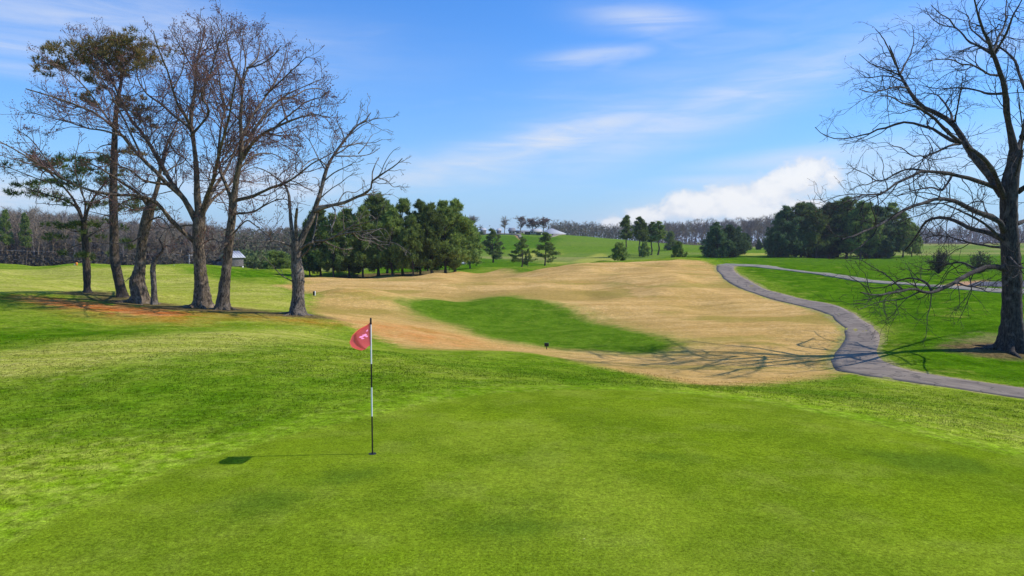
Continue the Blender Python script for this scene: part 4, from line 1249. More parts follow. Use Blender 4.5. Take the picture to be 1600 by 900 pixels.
# ------------------------------------------------------------------ far bare trees
def far_bare(H, W, seed, leaf=None, nleaf=3, twr=.022, dens=1.0):
    r = np.random.default_rng(seed)
    n = 8
    z = np.linspace(0, H * .8, n)
    tr = np.stack([np.cumsum(r.normal(size=n)) * .012 * H, np.cumsum(r.normal(size=n)) * .012 * H, z], -1)
    rr = np.linspace(.016 * H, .004 * H, n)
    P1, R1 = spawn(tr[None], rr[None], .42 / dens, .42, (18, 48), .25, 5, .12, r, tmin=.28, lmin=1.0, lmax=W * 1.3, rfac=.7, rmax=.1, tip=.6)
    P2, R2 = spawn(P1, R1, .75 / dens, .5, (20, 50), .2, 3, .15, r, tmin=.2, lmin=.6, lmax=2.4, rfac=.7, rmax=.05, tip=.5)
    P3, R3 = spawn(P2, R2, .6 / dens, .6, (20, 50), .15, 2, .1, r, tmin=.2, lmin=.4, lmax=1.4, rfac=.8, rmax=.03, tip=.6)
    V, f = merge([tubes(tr[None], rr[None], 5), tubes(P1, np.maximum(R1, twr), 3), tubes(P2, np.maximum(R2, twr), 3), tubes(P3, np.maximum(R3, twr), 3)])
    # fine twig sprays at the tips
    dv = P3[:, -1] - P3[:, 0]
    tv, tf, _ = tufts(P3[:, -1], dv / (np.linalg.norm(dv, axis=1, keepdims=True) + 1e-6), .95, r, 4, .05)
    V, f = merge([(V, f), (tv, tf)])
    lf = None
    if leaf:
        c = np.repeat(P3[:, -1], nleaf, 0) + r.normal(size=(len(P3) * nleaf, 3)) * .35
        lf = cards(c, .32, r)
    return V, f, lf


FB = [far_bare(14, 3.0, 200 + i, twr=.03, dens=1.25) for i in range(6)]
FBM = [make_mesh('bare_tree', V, f, M['farwood'] if i % 3 else M['fartrunk']) for i, (V, f, l) in enumerate(FB)]
print('far bare', [len(m.polygons) for m in FBM], time.time() - T0)


def place_far(u, d, htop_px, label, group, meshes=FBM, hm=14.0, sx=None, name='bare_tree', cat='tree', base_v=None):
    x = (u - 800) / F * d
    z = float(height(np.array([x]), np.array([float(d)]))[0])
    top = at(u, htop_px, d)[2]
    H = np.clip(top - z, 3, 30)
    me = meshes[rng.integers(len(meshes))]
    o = link(name, me, None, (x, d, z - .2))
    s = H / hm
    k = s * (rng.uniform(.8, 1.2) if sx is None else sx)
    o.scale = (k, k, s)
    o.rotation_euler = (0, 0, rng.uniform(0, 6.28))
    tag(o, label, cat, group)
    return o


def top_line(u):
    return np.interp(u, [-200, 0, 40, 100, 150, 200, 260, 330, 400, 440, 480, 520, 700, 880, 960, 1040, 1100, 1160, 1215, 1420, 1500, 1700], [326, 330, 329, 333, 338, 343, 346, 349, 352, 354, 352, 350, 352, 347, 352, 349, 346, 345, 338, 352, 350, 348])


lab = 'bare grey tree at the front edge of the woods beyond the left meadow'
for u in np.arange(-60, 300, 4.6):
    d = rng.uniform(150, 190)
    place_far(u + rng.uniform(-2, 2), d, top_line(u) + rng.uniform(-2, 16), lab, 'bare trees at the edge of the left woods')
lab = 'leafless purple grey tree in the far woods between the tall pines and the right evergreens'
for u in np.arange(1035, 1232, 3.4):
    d = rng.uniform(335, 370)
    place_far(u + rng.uniform(-1.5, 1.5), d, top_line(u) + rng.uniform(-3, 7), lab, 'bare trees of the far right woods')


def woods(name, label, spec, mats, seed, leaf=None):
    """a distant wood that reads as one mass"""
    r = np.random.default_rng(seed)
    parts, lv = [], []
    lf_all = []
    for (u0, u1, step, d0, d1, dv0, dv1) in spec:
        for u in np.arange(u0, u1, step):
            uu = u + r.uniform(-step, step)
            d = r.uniform(d0, d1)
            x = (uu - 800) / F * d
            z = float(height(np.array([x]), np.array([d]), False)[0])
            H = np.clip(at(uu, top_line(uu) + r.uniform(dv0, dv1), d)[2] - z, 5, 26)
            V, f, _ = FB[r.integers(len(FB))]
            a = r.uniform(0, 6.28)
            s = H / 14
            k = s * r.uniform(.9, 1.4)
            W = np.stack([(V[:, 0] * math.cos(a) - V[:, 1] * math.sin(a)) * k + x, (V[:, 0] * math.sin(a) + V[:, 1] * math.cos(a)) * k + d, V[:, 2] * s + z - .3], -1)
            parts.append((W, f))
            if leaf:
                m = 70
                c = np.stack([x + r.normal(size=m) * 2.4 * k, d + r.normal(size=m) * 2.2 * k, z + H * r.random(m) ** 1.35 * .92], -1)
                lf_all.append(c)
    V, f = merge(parts)
    o = tag(link(name, make_mesh(name, V, f, mats)), label, 'woods', None, 'stuff')
    if leaf:
        c = np.concatenate(lf_all)
        V, f, t = cards(c, .7, r)
        tag(link('undergrowth', make_mesh('undergrowth', V, [f], leaf, False, {'tint': t}), o), kind='stuff')
    return o


woods('left_woods', 'mass of bare grey woods filling the left background behind its front trees', [(-160, 340, 2.6, 158, 215, 0, 26), (-160, 340, 4.0, 215, 300, -3, 8)], M['farwood'], 51, M['brush'])
woods('middle_woods', 'brown and spring green wooded hillside behind the barn and the half dead oak', [(270, 500, 2.4, 215, 270, 4, 34), (270, 500, 2.4, 270, 350, -1, 12), (440, 760, 5, 330, 420, 0, 12)], M['farwood'], 52, M['fargreen'])
woods('far_ridge_woods', 'thin line of far woods right of the white roof on the hill', [(860, 1060, 1.7, 430, 500, -3, 8)], M['farwood'], 53, M['fargreen'])
woods('right_woods', 'purple grey woods filling the right background behind their front trees', [(1030, 1240, 3.2, 370, 430, -3, 5), (1380, 1660, 2.6, 385, 470, -1, 18)], M['farwood'], 54, M['brush_purple'])
def thicket(name, label, u0, u1, d0, d1, v0, v1, n, mat, seed, size=.6):
    r = np.random.default_rng(seed)
    cs = []
    for i in range(n):
        u, d = r.uniform(u0, u1), r.uniform(d0, d1)
        x = (u - 800) / F * d
        z = float(height(np.array([x]), np.array([d]))[0])
        H = max(1.0, at(u, r.uniform(v0, v1), d)[2] - z)
        m = 150
        a = r.normal(size=(m, 3))
        a /= np.linalg.norm(a, axis=1, keepdims=True)
        a *= r.random((m, 1)) ** .4
        cs.append(np.stack([x + a[:, 0] * H * .6, d + a[:, 1] * H * .6, z + H * (.5 + .5 * a[:, 2])], -1))
    V, f, t = cards(np.concatenate(cs), size, r)
    tag(link(name, make_mesh(name, V, [f], mat, False, {'tint': t})), label, 'thicket', None, 'stuff')


M['springleaf'] = leafy('spring_leaf', (.060, .095, .022), (.15, .19, .045), .4)
thicket('thicket', 'green and olive thicket behind and right of the grey barn', 372, 505, 160, 205, 388, 412, 60, M['springleaf'], 71)
thicket('brush_line', 'low brown brush along the foot of the left woods', -120, 345, 150, 165, 396, 412, 150, M['brush'], 72, .5)
print('woods', time.time() - T0)

# two green pines in front of the left woods, and evergreen dots
put_tree('tall_pine', 'slim green pine at the far left in front of the grey woods', 'pine tree', TALL[0], 12.0, 10, 416, 330, 145, .75)
put_tree('tall_pine', 'slim green pine second from the left edge in front of the grey woods', 'pine tree', TALL[1], 12.0, 42, 416, 335, 146, .7)
put_tree('bushy_pine', 'round green bush behind the long arm of the half dead oak', 'shrub', BUSHY[0], 3.0, 432, 425, 395, 120, 1.3)

# ------------------------------------------------------------------ shrubs on the right
def twig_shrub(label, u, vb, vt, d, seed, wide=1.0):
    r = np.random.default_rng(seed)
    x = at(u, vb, d)
    z = float(height(np.array([x[0]]), np.array([x[1]]))[0])
    H = at(u, vt, d)[2] - z
    n = 70
    a = r.uniform(0, 6.28, n)
    sp = r.uniform(.1, 1.1, n) * wide
    t = np.linspace(0, 1, 5)[None, :]
    P = np.stack([np.cos(a)[:, None] * sp[:, None] * H * .55 * t ** .7, np.sin(a)[:, None] * sp[:, None] * H * .55 * t ** .7, H * (1.05 - .45 * sp[:, None] ** 2) * t], -1)
    P[:, 1:] += r.normal(size=(n, 4, 3)) * .05
    R = np.tile(np.linspace(.022, .008, 5), (n, 1))
    P2, R2 = spawn(P, R, .28, .35, (20, 60), .1, 3, .2, r, lmin=.15, lmax=.8, rmax=.012)
    root = bpy.data.objects.new('shrub', None)
    COL.objects.link(root)
    root.location = (float(x[0]), float(x[1]), z)
    tag(root, label, 'shrub')
    V, f = merge([tubes(P, R, 4), tubes(P2, np.maximum(R2, .009), 3)])
    tag(link('stems', make_mesh('stems', V, f, M['twig_dark']), root), kind='stuff')
    c = np.repeat(P2[:, -1], 3, 0) + r.normal(size=(len(P2) * 3, 3)) * .08
    V, f, tt2 = cards(c, .09, r)
    tag(link('leaves', make_mesh('leaves', V, [f], M['shrub'], False, {'tint': tt2}), root), kind='stuff')


twig_shrub('dense twiggy round shrub left of the big dark trunk beyond the gravel track', 1466, 436, 396, 78, 61)
twig_shrub('dense twiggy shrub close left of the big dark trunk beside the red dirt', 1530, 437, 396, 80, 62, 1.2)

# ------------------------------------------------------------------ small things: generic boxes
def boxm(parts, x0, x1, y0, y1, z0, z1):
    V = np.array([(x, y, z) for z in (z0, z1) for y in (y0, y1) for x in (x0, x1)], float)
    parts.append((V, np.array([[0, 2, 3, 1], [4, 5, 7, 6], [0, 1, 5, 4], [2, 6, 7, 3], [0, 4, 6, 2], [1, 3, 7, 5]])))


def obj_boxes(name, boxes, mat, parent=None, loc=None, bevel=0.0):
    ps = []
    for b_ in boxes:
        boxm(ps, *b_)
    V, f = merge(ps)
    o = link(name, make_mesh(name, V, f, mat, False), parent, loc)
    if bevel:
        md = o.modifiers.new('bevel', 'BEVEL')
        md.width = bevel
        md.segments = 2
    return o


def thing(name, label, cat, loc, rz=0.0, group=None):
    o = bpy.data.objects.new(name, None)
    COL.objects.link(o)
    o.location = tuple(float(c) for c in loc)
    o.rotation_euler = (0, 0, rz)
    return tag(o, label, cat, group)


def lathe(prof, k=20):
    a = np.arange(k) * 2 * math.pi / k
    V = np.array([[(r_ * math.cos(q), r_ * math.sin(q), z_) for q in a] for r_, z_ in prof])
    n = len(prof)
    id_ = np.arange(n * k).reshape(n, k)
    i0, i1 = id_[:-1], id_[1:]
    q = np.stack([i0, np.roll(i0, -1, 1), np.roll(i1, -1, 1), i1], -1).reshape(-1, 4)
    return V.reshape(-1, 3), q


M['white'] = plain('white_paint', (.78, .77, .73), .5, .06)
M['black'] = plain('black_paint', (.018, .017, .017), .45, .2)
M['cupdark'] = plain('cup_shadow_liner', (.03, .03, .03), .8, .1)
M['orange'] = plain('orange_plastic', (.75, .25, .03), .5, .1)
M['bluegrey'] = plain('weathered_board', (.17, .15, .135), .9, .3, 4)
M['darkboard'] = plain('dark_board', (.075, .085, .11), .9, .2, 3)
M['tin'] = plain('tin_roof', (.45, .45, .46), .45, .12, 1.5)
M['houseroof'] = plain('house_roof', (.50, .49, .48), .6, .1)
M['greyroof'] = plain('grey_roof', (.22, .22, .23), .8, .15)
M['siding'] = plain('pale_siding', (.74, .71, .66), .7, .05)
M['glass'] = plain('window_glass', (.05, .06, .08), .15, .2)
M['pole'] = plain('pole_wood', (.42, .38, .33), .9, .2)
M['wire'] = plain('wire', (.55, .53, .50), .6, .1)
M['stone'] = plain('white_stone', (.65, .63, .60), .8, .2, 8)


def cloth_red():
    m, t, b = new_mat('red_net')
    o = t.node('ShaderNodeTexCoord').outputs['Object']
    n = t.noise(o, 18, 3)
    t.set(b.inputs['Base Color'], t.mix(n, (.98, .04, .15), (.98, .14, .12)))
    b.inputs['Roughness'].default_value = .6
    tr = t.node('ShaderNodeBsdfTranslucent')
    tr.inputs[0].default_value = (1.0, .13, .17, 1)
    mx = t.node('ShaderNodeMixShader')
    mx.inputs[0].default_value = .62
    t.l.new(b.outputs[0], mx.inputs[1])
    t.l.new(tr.outputs[0], mx.inputs[2])
    ck = t.node('ShaderNodeTexChecker')
    t.set(ck.inputs['Vector'], t.attr('weave').outputs['Vector'])
    tp = t.node('ShaderNodeBsdfTransparent')
    m2 = t.node('ShaderNodeMixShader')
    m2.inputs[0].default_value = .10
    t.l.new(mx.outputs[0], m2.inputs[1])
    t.l.new(tp.outputs[0], m2.inputs[2])
    t.l.new(m2.outputs[0], m.node_tree.nodes['Material Output'].inputs[0])
    return m


M['rednet'] = cloth_red()
M['pink'] = plain('pink_print', (.95, .30, .55), .7, .12, 30)

# flagstick: the foot is on the green, 2.13 m tall
fp = ground_at(582, 711)
flag = thing('flagstick', 'black and white banded golf flagstick with a red net flag standing in the hole', 'flagstick', fp)
top = 2.14
for (z0, z1, mk) in ((-.05, .60, 'black'), (.60, 1.06, 'white'), (1.06, 1.43, 'black'), (1.43, 1.70, 'white'), (1.70, 2.05, 'white'), (2.05, top, 'black')):
    rr_ = .0115 if z0 < 2.0 else .015
    V, q = lathe([(rr_, z0), (rr_, z1)] + ([(.010, z1 + .012), (0.0005, z1 + .014)] if z1 == top else []), 14)
    link('stick_band', make_mesh('stick_band', V, [q], M[mk]), flag)
# flag cloth hangs half open on the left with a fold
nu, nv = 26, 26
uu, vv = np.meshgrid(np.linspace(0, 1, nu), np.linspace(0, 1, nv))
out_u = [0.0, .12, .32, .60, .85, 1.0]
reach = np.interp(vv, [0, .08, .2, .4, .62, .8, .92, 1.0], [.02, .07, .14, .21, .235, .20, .14, .06])
zz = 2.075 - .365 * vv + uu * (-.02) - .05 * uu * (vv > 2)
toward = np.interp(vv, [0, .08, .2, .4, .6, .8, 1.0], [.04, .12, .22, .32, .37, .38, .35])
fx = -.012 - reach * uu
fy = -toward * uu + .028 * np.sin(uu * 13 + vv * 5) * uu + .035 * np.sin(uu * 7.5 + vv * 2.5) * np.sqrt(uu) + .03 * np.sin(vv * 5 + uu * 3) * uu
zz = zz + .012 * np.sin(uu * 6 + vv * 7)
V = np.stack([fx, fy, zz], -1).reshape(-1, 3)
id_ = np.arange(nu * nv).reshape(nv, nu)
q = np.stack([id_[:-1, :-1], id_[:-1, 1:], id_[1:, 1:], id_[1:, :-1]], -1).reshape(-1, 4)
cloth = link('flag_cloth', make_mesh('flag_cloth', V, [q], M['rednet']), flag)
# hem cords along the free edge
hem = V.reshape(nv, nu, 3)[:, -1]
Vh, qh = tubes(hem[None], np.full((1, nv), .004), 6)
link('hem', make_mesh('hem', Vh, [qh], M['orange']), cloth)
# pale print on the cloth: an irregular badge that follows the fold, 2 mm proud on the near side
G = V.reshape(nv, nu, 3)
def on_cloth(a, b_):
    i, j = b_ * (nv - 1), a * (nu - 1)
    i0, j0 = int(min(i, nv - 2)), int(min(j, nu - 2))
    fi, fj = i - i0, j - j0
    return (G[i0, j0] * (1 - fi) * (1 - fj) + G[i0 + 1, j0] * fi * (1 - fj) + G[i0, j0 + 1] * (1 - fi) * fj + G[i0 + 1, j0 + 1] * fi * fj) + np.array([0, -.003, 0])
pv, pf = [], []
r5 = np.random.default_rng(9)
for (ca, cb, ra, rb) in ((.30, .44, .16, .075), (.44, .52, .13, .06), (.18, .52, .10, .05), (.36, .60, .12, .045), (.22, .30, .10, .05)):
    s0 = len(pv)
    pv.append(on_cloth(ca, cb))
    kk = 14
    for i in range(kk):
        w = r5.uniform(.45, .9)
        pv.append(on_cloth(np.clip(ca + ra * w * math.cos(i / kk * 6.283), .01, .98), np.clip(cb + rb * w * math.sin(i / kk * 6.283), 0, 1)))
    pf += [(s0, s0 + 1 + i, s0 + 1 + (i + 1) % kk) for i in range(kk)]
link('print', make_mesh('print', np.array(pv), [np.array(pf)], M['pink']), cloth)
cupo = thing('hole_cup', 'dark round hole in the green at the foot of the flagstick', 'hole', (fp[0], fp[1], fp[2]))
V, q = lathe([(.060, .001), (.060, .006), (.053, .007), (.052, -.10), (.0005, -.10)], 28)
link('liner', make_mesh('liner', V, [q], M['cupdark']), cupo)
V, q = lathe([(.0525, .0045), (.0005, .0045)], 28)  # black disc over uncut turf, standing in for the shade inside the hole
link('hole_shade_disc', make_mesh('hole_shade_disc', V, [q], M['black']), cupo)

# black box sign on a post in the hollow
p = ground_at(854, 544, 25, 60)
k = p[1] / F
sg = thing('marker_sign', 'small black box sign on a short post by the dark green tee patch', 'sign', p)
obj_boxes('post', [(-.6 * k, .6 * k, -.03, .03, -.1, 4.6 * k)], M['black'], sg)
obj_boxes('panel', [(-3.4 * k, 3.4 * k, -.05, .05, 4.6 * k, 9.6 * k)], M['black'], sg, None, .015)
obj_boxes('cap', [(-3.6 * k, 3.6 * k, -.065, .065, 9.62 * k, 10.0 * k)], M['black'], sg)

p = ground_at(491, 466, 35, 70)
k = p[1] / F
tm = thing('tee_marker', 'short black post with a white side at the left edge of the tan fairway', 'marker', p)
obj_boxes('post', [(-1.6 * k, .9 * k, -.07, .07, -.1, 6.5 * k)], M['black'], tm, None, .01)
obj_boxes('white_side', [(1.0 * k, 2.0 * k, -.06, .06, -.1, 7.0 * k)], M['white'], tm, None, .008)

p = ground_at(119, 419, 60, 120)
k = p[1] / F
oc = thing('water_cooler', 'small orange barrel on a wooden stand at the far meadow edge', 'cooler', p)
obj_boxes('stand', [(-2.2 * k, 2.2 * k, -.2, .2, -.1, 1.2 * k), (-2.4 * k, 0, -.18, .18, 1.2 * k, 3.4 * k)], M['pole'], oc)
V, q = lathe([(.01, 1.3 * k), (1.6 * k, 1.3 * k), (1.8 * k, 2.5 * k), (1.8 * k, 4.8 * k), (1.6 * k, 5.4 * k), (1.0 * k, 6.0 * k), (.01, 6.2 * k)], 16)
link('barrel', make_mesh('barrel', V, [q], M['orange']), oc, (.9 * k, 0, 0))

p = ground_at(272, 424, 50, 120)
k = p[1] / F
sm = thing('low_marker', 'tiny dark marker block on the green mound behind the broken trunk', 'marker', p)
obj_boxes('stake', [(-.3 * k, .3 * k, -.04, .04, -.1, 1.2 * k)], M['black'], sm)
obj_boxes('block', [(-1.3 * k, 1.2 * k, -.06, .06, .9 * k, 2.6 * k)], M['pole'], sm, None, .01)

p = ground_at(394, 427, 60, 150)
k = p[1] / F
st = thing('white_stand', 'white pedestal with a wide flat top right of the grey barn', 'stand', p)
V, q = lathe([(1.2 * k, -.1), (1.5 * k, 1.5 * k), (1.7 * k, 4.5 * k), (1.2 * k, 5.0 * k)], 12)
link('pedestal', make_mesh('pedestal', V, [q], M['white']), st)
obj_boxes('top', [(-3.6 * k, 3.8 * k, -.2, .2, 5.9 * k, 6.9 * k)], M['white'], st, None, .02)
obj_boxes('collar', [(-1.9 * k, 1.9 * k, -.14, .14, 4.9 * k, 5.9 * k)], M['black'], st)

p = ground_at(724, 413, 95, 200)
Vs_, qs_ = lathe([(.02, 0), (.55, .03), (.62, .22), (.42, .42), (.05, .50)], 9)
Vs_ = Vs_ * (1 + .18 * rng.normal(size=Vs_.shape))
tag(link('white_rock', make_mesh('white_rock', Vs_, [qs_], M['stone'], False), None, p), 'small pale rock on the grass at the right foot of the pine row', 'rock')

# ------------------------------------------------------------------ barn
D_B = 150.0
pb = at(364, 421, D_B)
k = D_B / F
gz = pb[2]
barn = thing('barn', 'small weathered grey barn with a pale tin roof behind the left trees', 'barn', (pb[0], pb[1], gz), math.radians(-24))
wL, wR, dep, eave, ridge = -3.4, 1.6, 3.2, 2.6, 4.0
def plank_wall(x0, x1, y, z0, z1, n, axis_='x'):
    hgt = (z1 - z0) / n
    for i in range(n):
        off = .015 * (i % 2)
        a, b_ = z0 + i * hgt + .012, z0 + (i + 1) * hgt - .012
        if axis_ == 'x':
            obj_boxes('plank', [(x0, x1, y - .04 - off, y + .04, a, b_)], M['bluegrey'], barn)
        else:
            obj_boxes('plank', [(y - .04, y + .04 + off, x0, x1, a, b_)], M['bluegrey'], barn)
obj_boxes('wall', [(-1.55, 1.55, -1.5, 1.5, .7, eave)], M['darkboard'], barn)
plank_wall(-1.6, 1.6, -1.56, .7, eave, 8)
plank_wall(-1.5, 1.5, 1.56, .7, eave, 8, 'y')
for px_ in (-1.45, -.5, .5, 1.45):
    obj_boxes('leg', [(px_ - .14, px_ + .14, -1.5, -1.22, -1.0, .69)], M['white'], barn)
for px_ in (-1.45, 1.45):
    obj_boxes('leg', [(px_ - .14, px_ + .14, 1.2, 1.5, -1.0, .69)], M['white'], barn)
def roof_slab(nm, xa, za, xb, zb, y0, y1, mat, th=.08):
    V = np.array([(xa, y0, za), (xb, y0, zb), (xb, y1, zb), (xa, y1, za), (xa, y0, za + th), (xb, y0, zb + th), (xb, y1, zb + th), (xa, y1, za + th)])
    f = np.array([[0, 3, 2, 1], [4, 5, 6, 7], [0, 1, 5, 4], [1, 2, 6, 5], [2, 3, 7, 6], [3, 0, 4, 7]])
    return link(nm, make_mesh(nm, V, [f], mat, False), barn)
for i in range(5):
    y0 = -1.9 + i * .76
    roof_slab('roof_panel', -.02, ridge + .01 * (i % 2), 1.95, eave - .05, y0, y0 + .74, M['tin'])
    roof_slab('roof_panel', -1.95, eave - .05, -.04, ridge + .01 * (i % 2), y0, y0 + .74, M['tin'])
Vg = np.array([(-1.55, -1.5, eave), (1.55, -1.5, eave), (0, -1.5, ridge - .06), (-1.55, 1.5, eave), (1.55, 1.5, eave), (0, 1.5, ridge - .06)])
link('gable', make_mesh('gable', Vg, [np.array([[0, 1, 2], [3, 5, 4]])], M['darkboard'], False), barn)
obj_boxes('lean_to', [(-4.6, -1.62, -1.3, 1.3, -.6, 1.7)], M['darkboard'], barn)
roof_slab('lean_to_roof', -4.8, 1.75, -1.6, 2.5, -1.5, 1.5, M['darkboard'])

# ------------------------------------------------------------------ utility pole and wires on the left
pp_ = at(296, 417, 158)
gz = float(height(np.array([pp_[0]]), np.array([pp_[1]]))[0])
up_ = thing('utility_pole', 'thin pale utility pole by the pale road behind the left trees', 'pole', (pp_[0], pp_[1], gz))
V, q = lathe([(.17, -.3), (.13, 4.2), (.12, 4.25), (.001, 4.26)], 10)
link('shaft', make_mesh('shaft', V, [q], M['pole']), up_)
obj_boxes('crossarm', [(-.9, .9, -.07, .07, 3.7, 3.85)], M['pole'], up_)
pq = at(-260, 379, 150)
gz2 = float(height(np.array([pq[0]]), np.array([pq[1]]))[0])
up2 = thing('utility_pole', 'pale utility pole out beyond the left edge of the meadow', 'pole', (pq[0], pq[1], gz2))
V, q = lathe([(.17, -.3), (.12, 6.0), (.001, 6.01)], 10)
link('shaft', make_mesh('shaft', V, [q], M['pole']), up2)
obj_boxes('crossarm', [(-.9, .9, -.07, .07, 5.2, 5.35)], M['pole'], up2)
for (va, vb_, lb) in ((380, 398, 'upper pale wire strung low across the left woods'), (398, 408, 'lower pale wire strung low across the left woods')):
    a = at(-260, va, 150)
    b_ = at(296, vb_, 158)
    t = np.linspace(0, 1, 24)[:, None]
    w = a * (1 - t) + b_ * t
    w[:, 2] -= .35 * 4 * t[:, 0] * (1 - t[:, 0])
    V, q = tubes(w[None], np.full((1, 24), .018), 5)
    tag(link('power_wire', make_mesh('power_wire', V, [q], M['wire'])), lb, 'wire')

# ------------------------------------------------------------------ buildings and trees on the far hill
def house(label, cat, u0, u1, vb, ve, vr, d, depth, mat_w, mat_r, hip=0.0, wins=0, name='house', rz=0.0):
    """walls from u0..u1, ground line vb, eave ve, ridge vr at distance d"""
    ve, vr = ve - 1.0, vr - 1.4
    a, b_ = at(u0, vb, d), at(u1, vb, d)
    w = b_[0] - a[0]
    cx = (a[0] + b_[0]) / 2
    z0 = float(height(np.array([cx]), np.array([d]))[0])
    z0 = min(z0, a[2] + .3)
    e = at(u0, ve, d)[2] - z0
    rg = at(u0, vr, d)[2] - z0
    o = thing(name, label, cat, (cx, d, z0), rz)
    h = w / 2
    obj_boxes('wall', [(-h, h, 0, depth, -1, e)], mat_w, o)
    ov = .35
    V = np.array([(-h - ov, -ov, e), (h + ov, -ov, e), (h + ov, depth + ov, e), (-h - ov, depth + ov, e), (-h + hip - ov, depth / 2, rg), (h - hip + ov, depth / 2, rg),
                  (-h - ov, -ov, e - .18), (h + ov, -ov, e - .18), (h + ov, depth + ov, e - .18), (-h - ov, depth + ov, e - .18)])
    f4 = np.array([[0, 1, 5, 4], [2, 3, 4, 5], [6, 7, 1, 0], [7, 8, 2, 1], [8, 9, 3, 2], [9, 6, 0, 3], [9, 8, 7, 6]])
    f3 = np.array([[1, 2, 5], [3, 0, 4]])
    link('roof', make_mesh('roof', V, [f3, f4], mat_r, False), o)
    for i in range(wins):
        x = -h + w * (i + .5) / wins
        f = obj_boxes('window', [(x - .7, x + .7, -.09, -.01, e * .30, e * .78)], M['white'], o)
        obj_boxes('pane', [(x - .55, x + .55, -.12, -.095, e * .35, e * .74)], M['glass'], f)
    return o


house('long low building with one great pale sloping roof on the hilltop', 'building', 842, 884, 367, 366.2, 357, 352, 16, M['siding'], M['houseroof'], 7.5, 0, 'clubhouse')
house('white house with dark windows behind the rust brown tree on the hill', 'house', 829, 847, 367, 362.5, 358.5, 346, 8, M['white'], M['houseroof'], 1.0, 4)
house('long white wall of a low house right of the grey roofed house', 'house', 806, 827, 367, 362.8, 361, 356, 7, M['white'], M['greyroof'], 0, 3)
house('grey roofed dark house on the hill between two bare trees', 'house', 795, 805, 366, 361.5, 357, 350, 8, M['bluegrey'], M['greyroof'], .4, 2)
house('small open pavilion with a bright pale roof on the hill', 'pavilion', 776, 783, 366, 361, 358, 348, 3.5, M['bluegrey'], M['houseroof'], .8, 0, 'pavilion')
house('leftmost little hut with a pale roof beside the dark hedge', 'hut', 751, 759, 366, 360.5, 357.5, 346, 3.5, M['bluegrey'], M['houseroof'], .5, 0, 'hut')
for (u0, u1, v0, v1, d, lb) in ((746, 754, 366, 362, 338, 'clipped dark hedge left of the little hut on the hill'), (820, 828, 366, 362.6, 338, 'dark clipped shrubs in front of the long white wall'), (838, 845, 366.5, 363, 336, 'dark clipped shrubs in front of the white house')):
    a, b_ = at(u0, v0, d), at(u1, v0, d)
    r = np.random.default_rng(int(u0))
    m = 1300
    w = b_[0] - a[0]
    z = float(height(np.array([(a[0] + b_[0]) / 2]), np.array([d]))[0])
    hh = at(u0, v1, d)[2] - z
    c = np.stack([r.uniform(-w / 2, w / 2, m), r.uniform(-.8, .8, m), hh * np.clip(r.random(m) ** .7, 0, 1)], -1)
    V, f, t = cards(c, .4, r)
    tag(link('hedge', make_mesh('hedge', V, [f], M['cedar'], False, {'tint': t}), None, ((a[0] + b_[0]) / 2, d, z)), lb, 'hedge')

for (u, vt, d, sx, lb, leaf) in ((741, 337, 345, 1.2, 'bare tree on the hill rising beside the pine row', None), (789, 340, 340, 1.0, 'rounded bare tree on the hill right of the pavilion', None), (813, 338, 344, 1.0, 'bare brown tree on the hill in front of the grey roofed house', 'bud'),
                                 (833, 341, 342, 1.2, 'rust brown tree on the hill left of the one by the great roof', 'rusty'), (848, 339, 340, 1.25, 'rust brown tree on the hill beside the great pale roof', 'rusty'), (770, 357, 360, 1.2, 'low bare bush tree on the hill between hut and pavilion', None)):
    V, f, lf = far_bare(10, 3.2, int(u), leaf or True, 4 if leaf == 'rusty' else 1, .045, 1.6)
    x = (u - 800) / F * d
    z = float(height(np.array([x]), np.array([float(d)]))[0])
    H = max(3, at(u, vt, d)[2] - z)
    root = thing('hill_tree', lb, 'tree', (x, d, z - .2))
    root.scale = (H / 10 * sx * 1.75, H / 10 * sx * 1.75, H / 10)
    link('branches', make_mesh('branches', V, f, M['farwood']), root)
    if leaf:
        tag(link('crown', make_mesh('crown', lf[0], [lf[1]], M[leaf], False, {'tint': lf[2]}), root), kind='stuff')

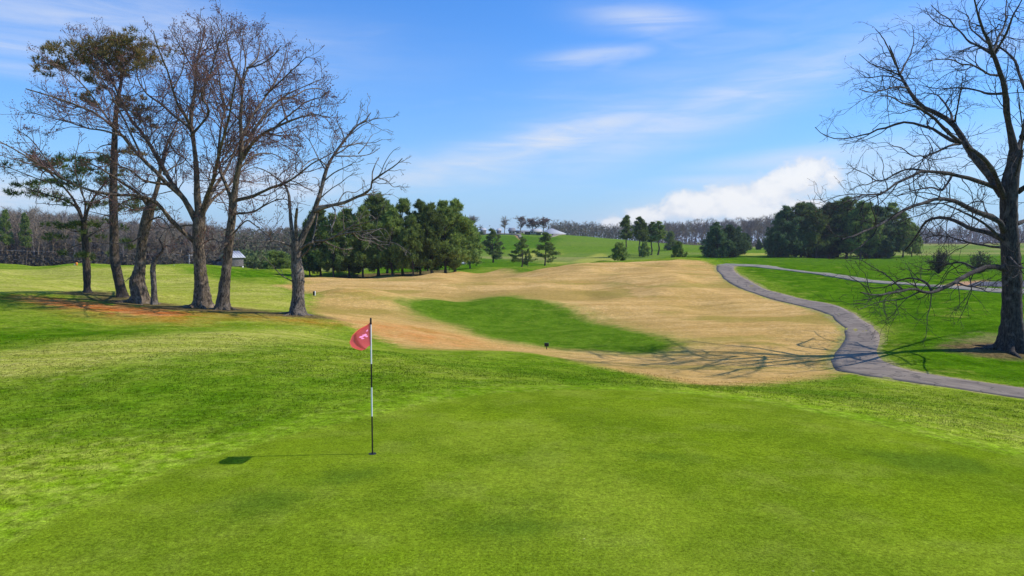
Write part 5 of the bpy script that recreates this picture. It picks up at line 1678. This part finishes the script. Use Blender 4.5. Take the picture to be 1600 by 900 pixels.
# ------------------------------------------------------------------ blades of the longer grass round the green
def blades():
    r = np.random.default_rng(77)
    n = 260000
    yb = r.uniform(4.5, 27, n)
    xb = (r.random(n) * 2 - 1) * (yb * .82 + 2)
    # nearer ground gets more blades
    keep = r.random(n) < np.clip(14 / yb, .25, 1)
    xb, yb = xb[keep], yb[keep]
    g = sdf(Z_GREEN, xb, yb, 4)
    t = sdf(Z_TAN, xb, yb, 4)
    keep = (g < -.05) & (t < .3) & (sdf(Z_PATH, xb, yb, 4) < -.05) & (vnoise(xb / .5, yb / .5) + r.normal(size=len(xb)) * .25 > -.12)
    xb, yb, g = xb[keep], yb[keep], g[keep]
    zb = height(xb, yb)
    m = len(xb)
    hgt = r.uniform(.010, .030, m) * np.clip(.5 - g * .6, .5, 1.25)
    a = r.uniform(0, 6.283, m)
    w = r.uniform(.004, .009, m) * np.clip(yb / 9, 1, 2.2)
    ln = r.normal(size=(m, 2)) * .5 * hgt[:, None]
    c, s = np.cos(a) * w, np.sin(a) * w
    V = np.stack([np.stack([xb - c, yb - s, zb - .003], -1), np.stack([xb + c, yb + s, zb - .003], -1), np.stack([xb + ln[:, 0], yb + ln[:, 1], zb + hgt], -1)], 1).reshape(-1, 3)
    P = np.repeat(np.stack([xb, yb], -1), 3, 0)
    att = dict(z_green=np.repeat(g, 3), z_tan=np.repeat(sdf(Z_TAN, xb, yb), 3), z_patch=np.full(3 * m, -6.0), z_tanclay=np.full(3 * m, -6.0), z_dirt=np.full(3 * m, -6.0), z_forest=np.full(3 * m, -12.0), z_litter=np.full(3 * m, -6.0), z_bare=np.full(3 * m, -6.0), hollow=np.zeros(3 * m), z_path=np.repeat(sdf(Z_PATH, xb, yb), 3))
    for nm, zs, lim in (('z_clay', Z_CLAY, 6), ('z_straw', Z_STRAW, 6), ('z_swath', Z_SWATH, 6), ('z_bright', Z_BRIGHT, 6)):
        o = None
        for p_ in zs:
            q = sdf(p_, xb, yb, lim)
            o = q if o is None else np.maximum(o, q)
        att[nm] = np.repeat(o, 3)
    o = sdf(Z_LUSH[0], xb, yb, 12)
    o = np.maximum(o, sdf(Z_DARK[0], xb, yb, 12) - .3)
    att['z_lush'] = np.repeat(o, 3)
    me = make_mesh('grass', V, [np.arange(3 * m).reshape(-1, 3)], M['blade'], False, att)
    tag(link('grass', me), 'longer tufted grass round the edge of the putting green', 'grass', None, 'stuff')
    print('blades', m)


blades()
# ------------------------------------------------------------------ thin spring haze
hb = bpy.data.materials.new('haze')
hb.use_nodes = True
ht = hb.node_tree
ht.nodes.clear()
ho = ht.nodes.new('ShaderNodeOutputMaterial')
hv = ht.nodes.new('ShaderNodeVolumePrincipled')
hv.inputs['Color'].default_value = (.80, .86, .95, 1)
hv.inputs['Density'].default_value = .0002
hv.inputs['Anisotropy'].default_value = .2
ht.links.new(hv.outputs[0], ho.inputs['Volume'])
zmin = float(GZ.min()) - 1.0
hz_o = obj_boxes('haze', [(-4400, 4400, -600, 4400, zmin, 48.0)], hb)
tag(hz_o, 'thin pale haze over the far hills', None, None, 'stuff')

print('done', time.time() - T0, 'tris', sum(len(o.data.polygons) for o in scn.objects if o.type == 'MESH'))
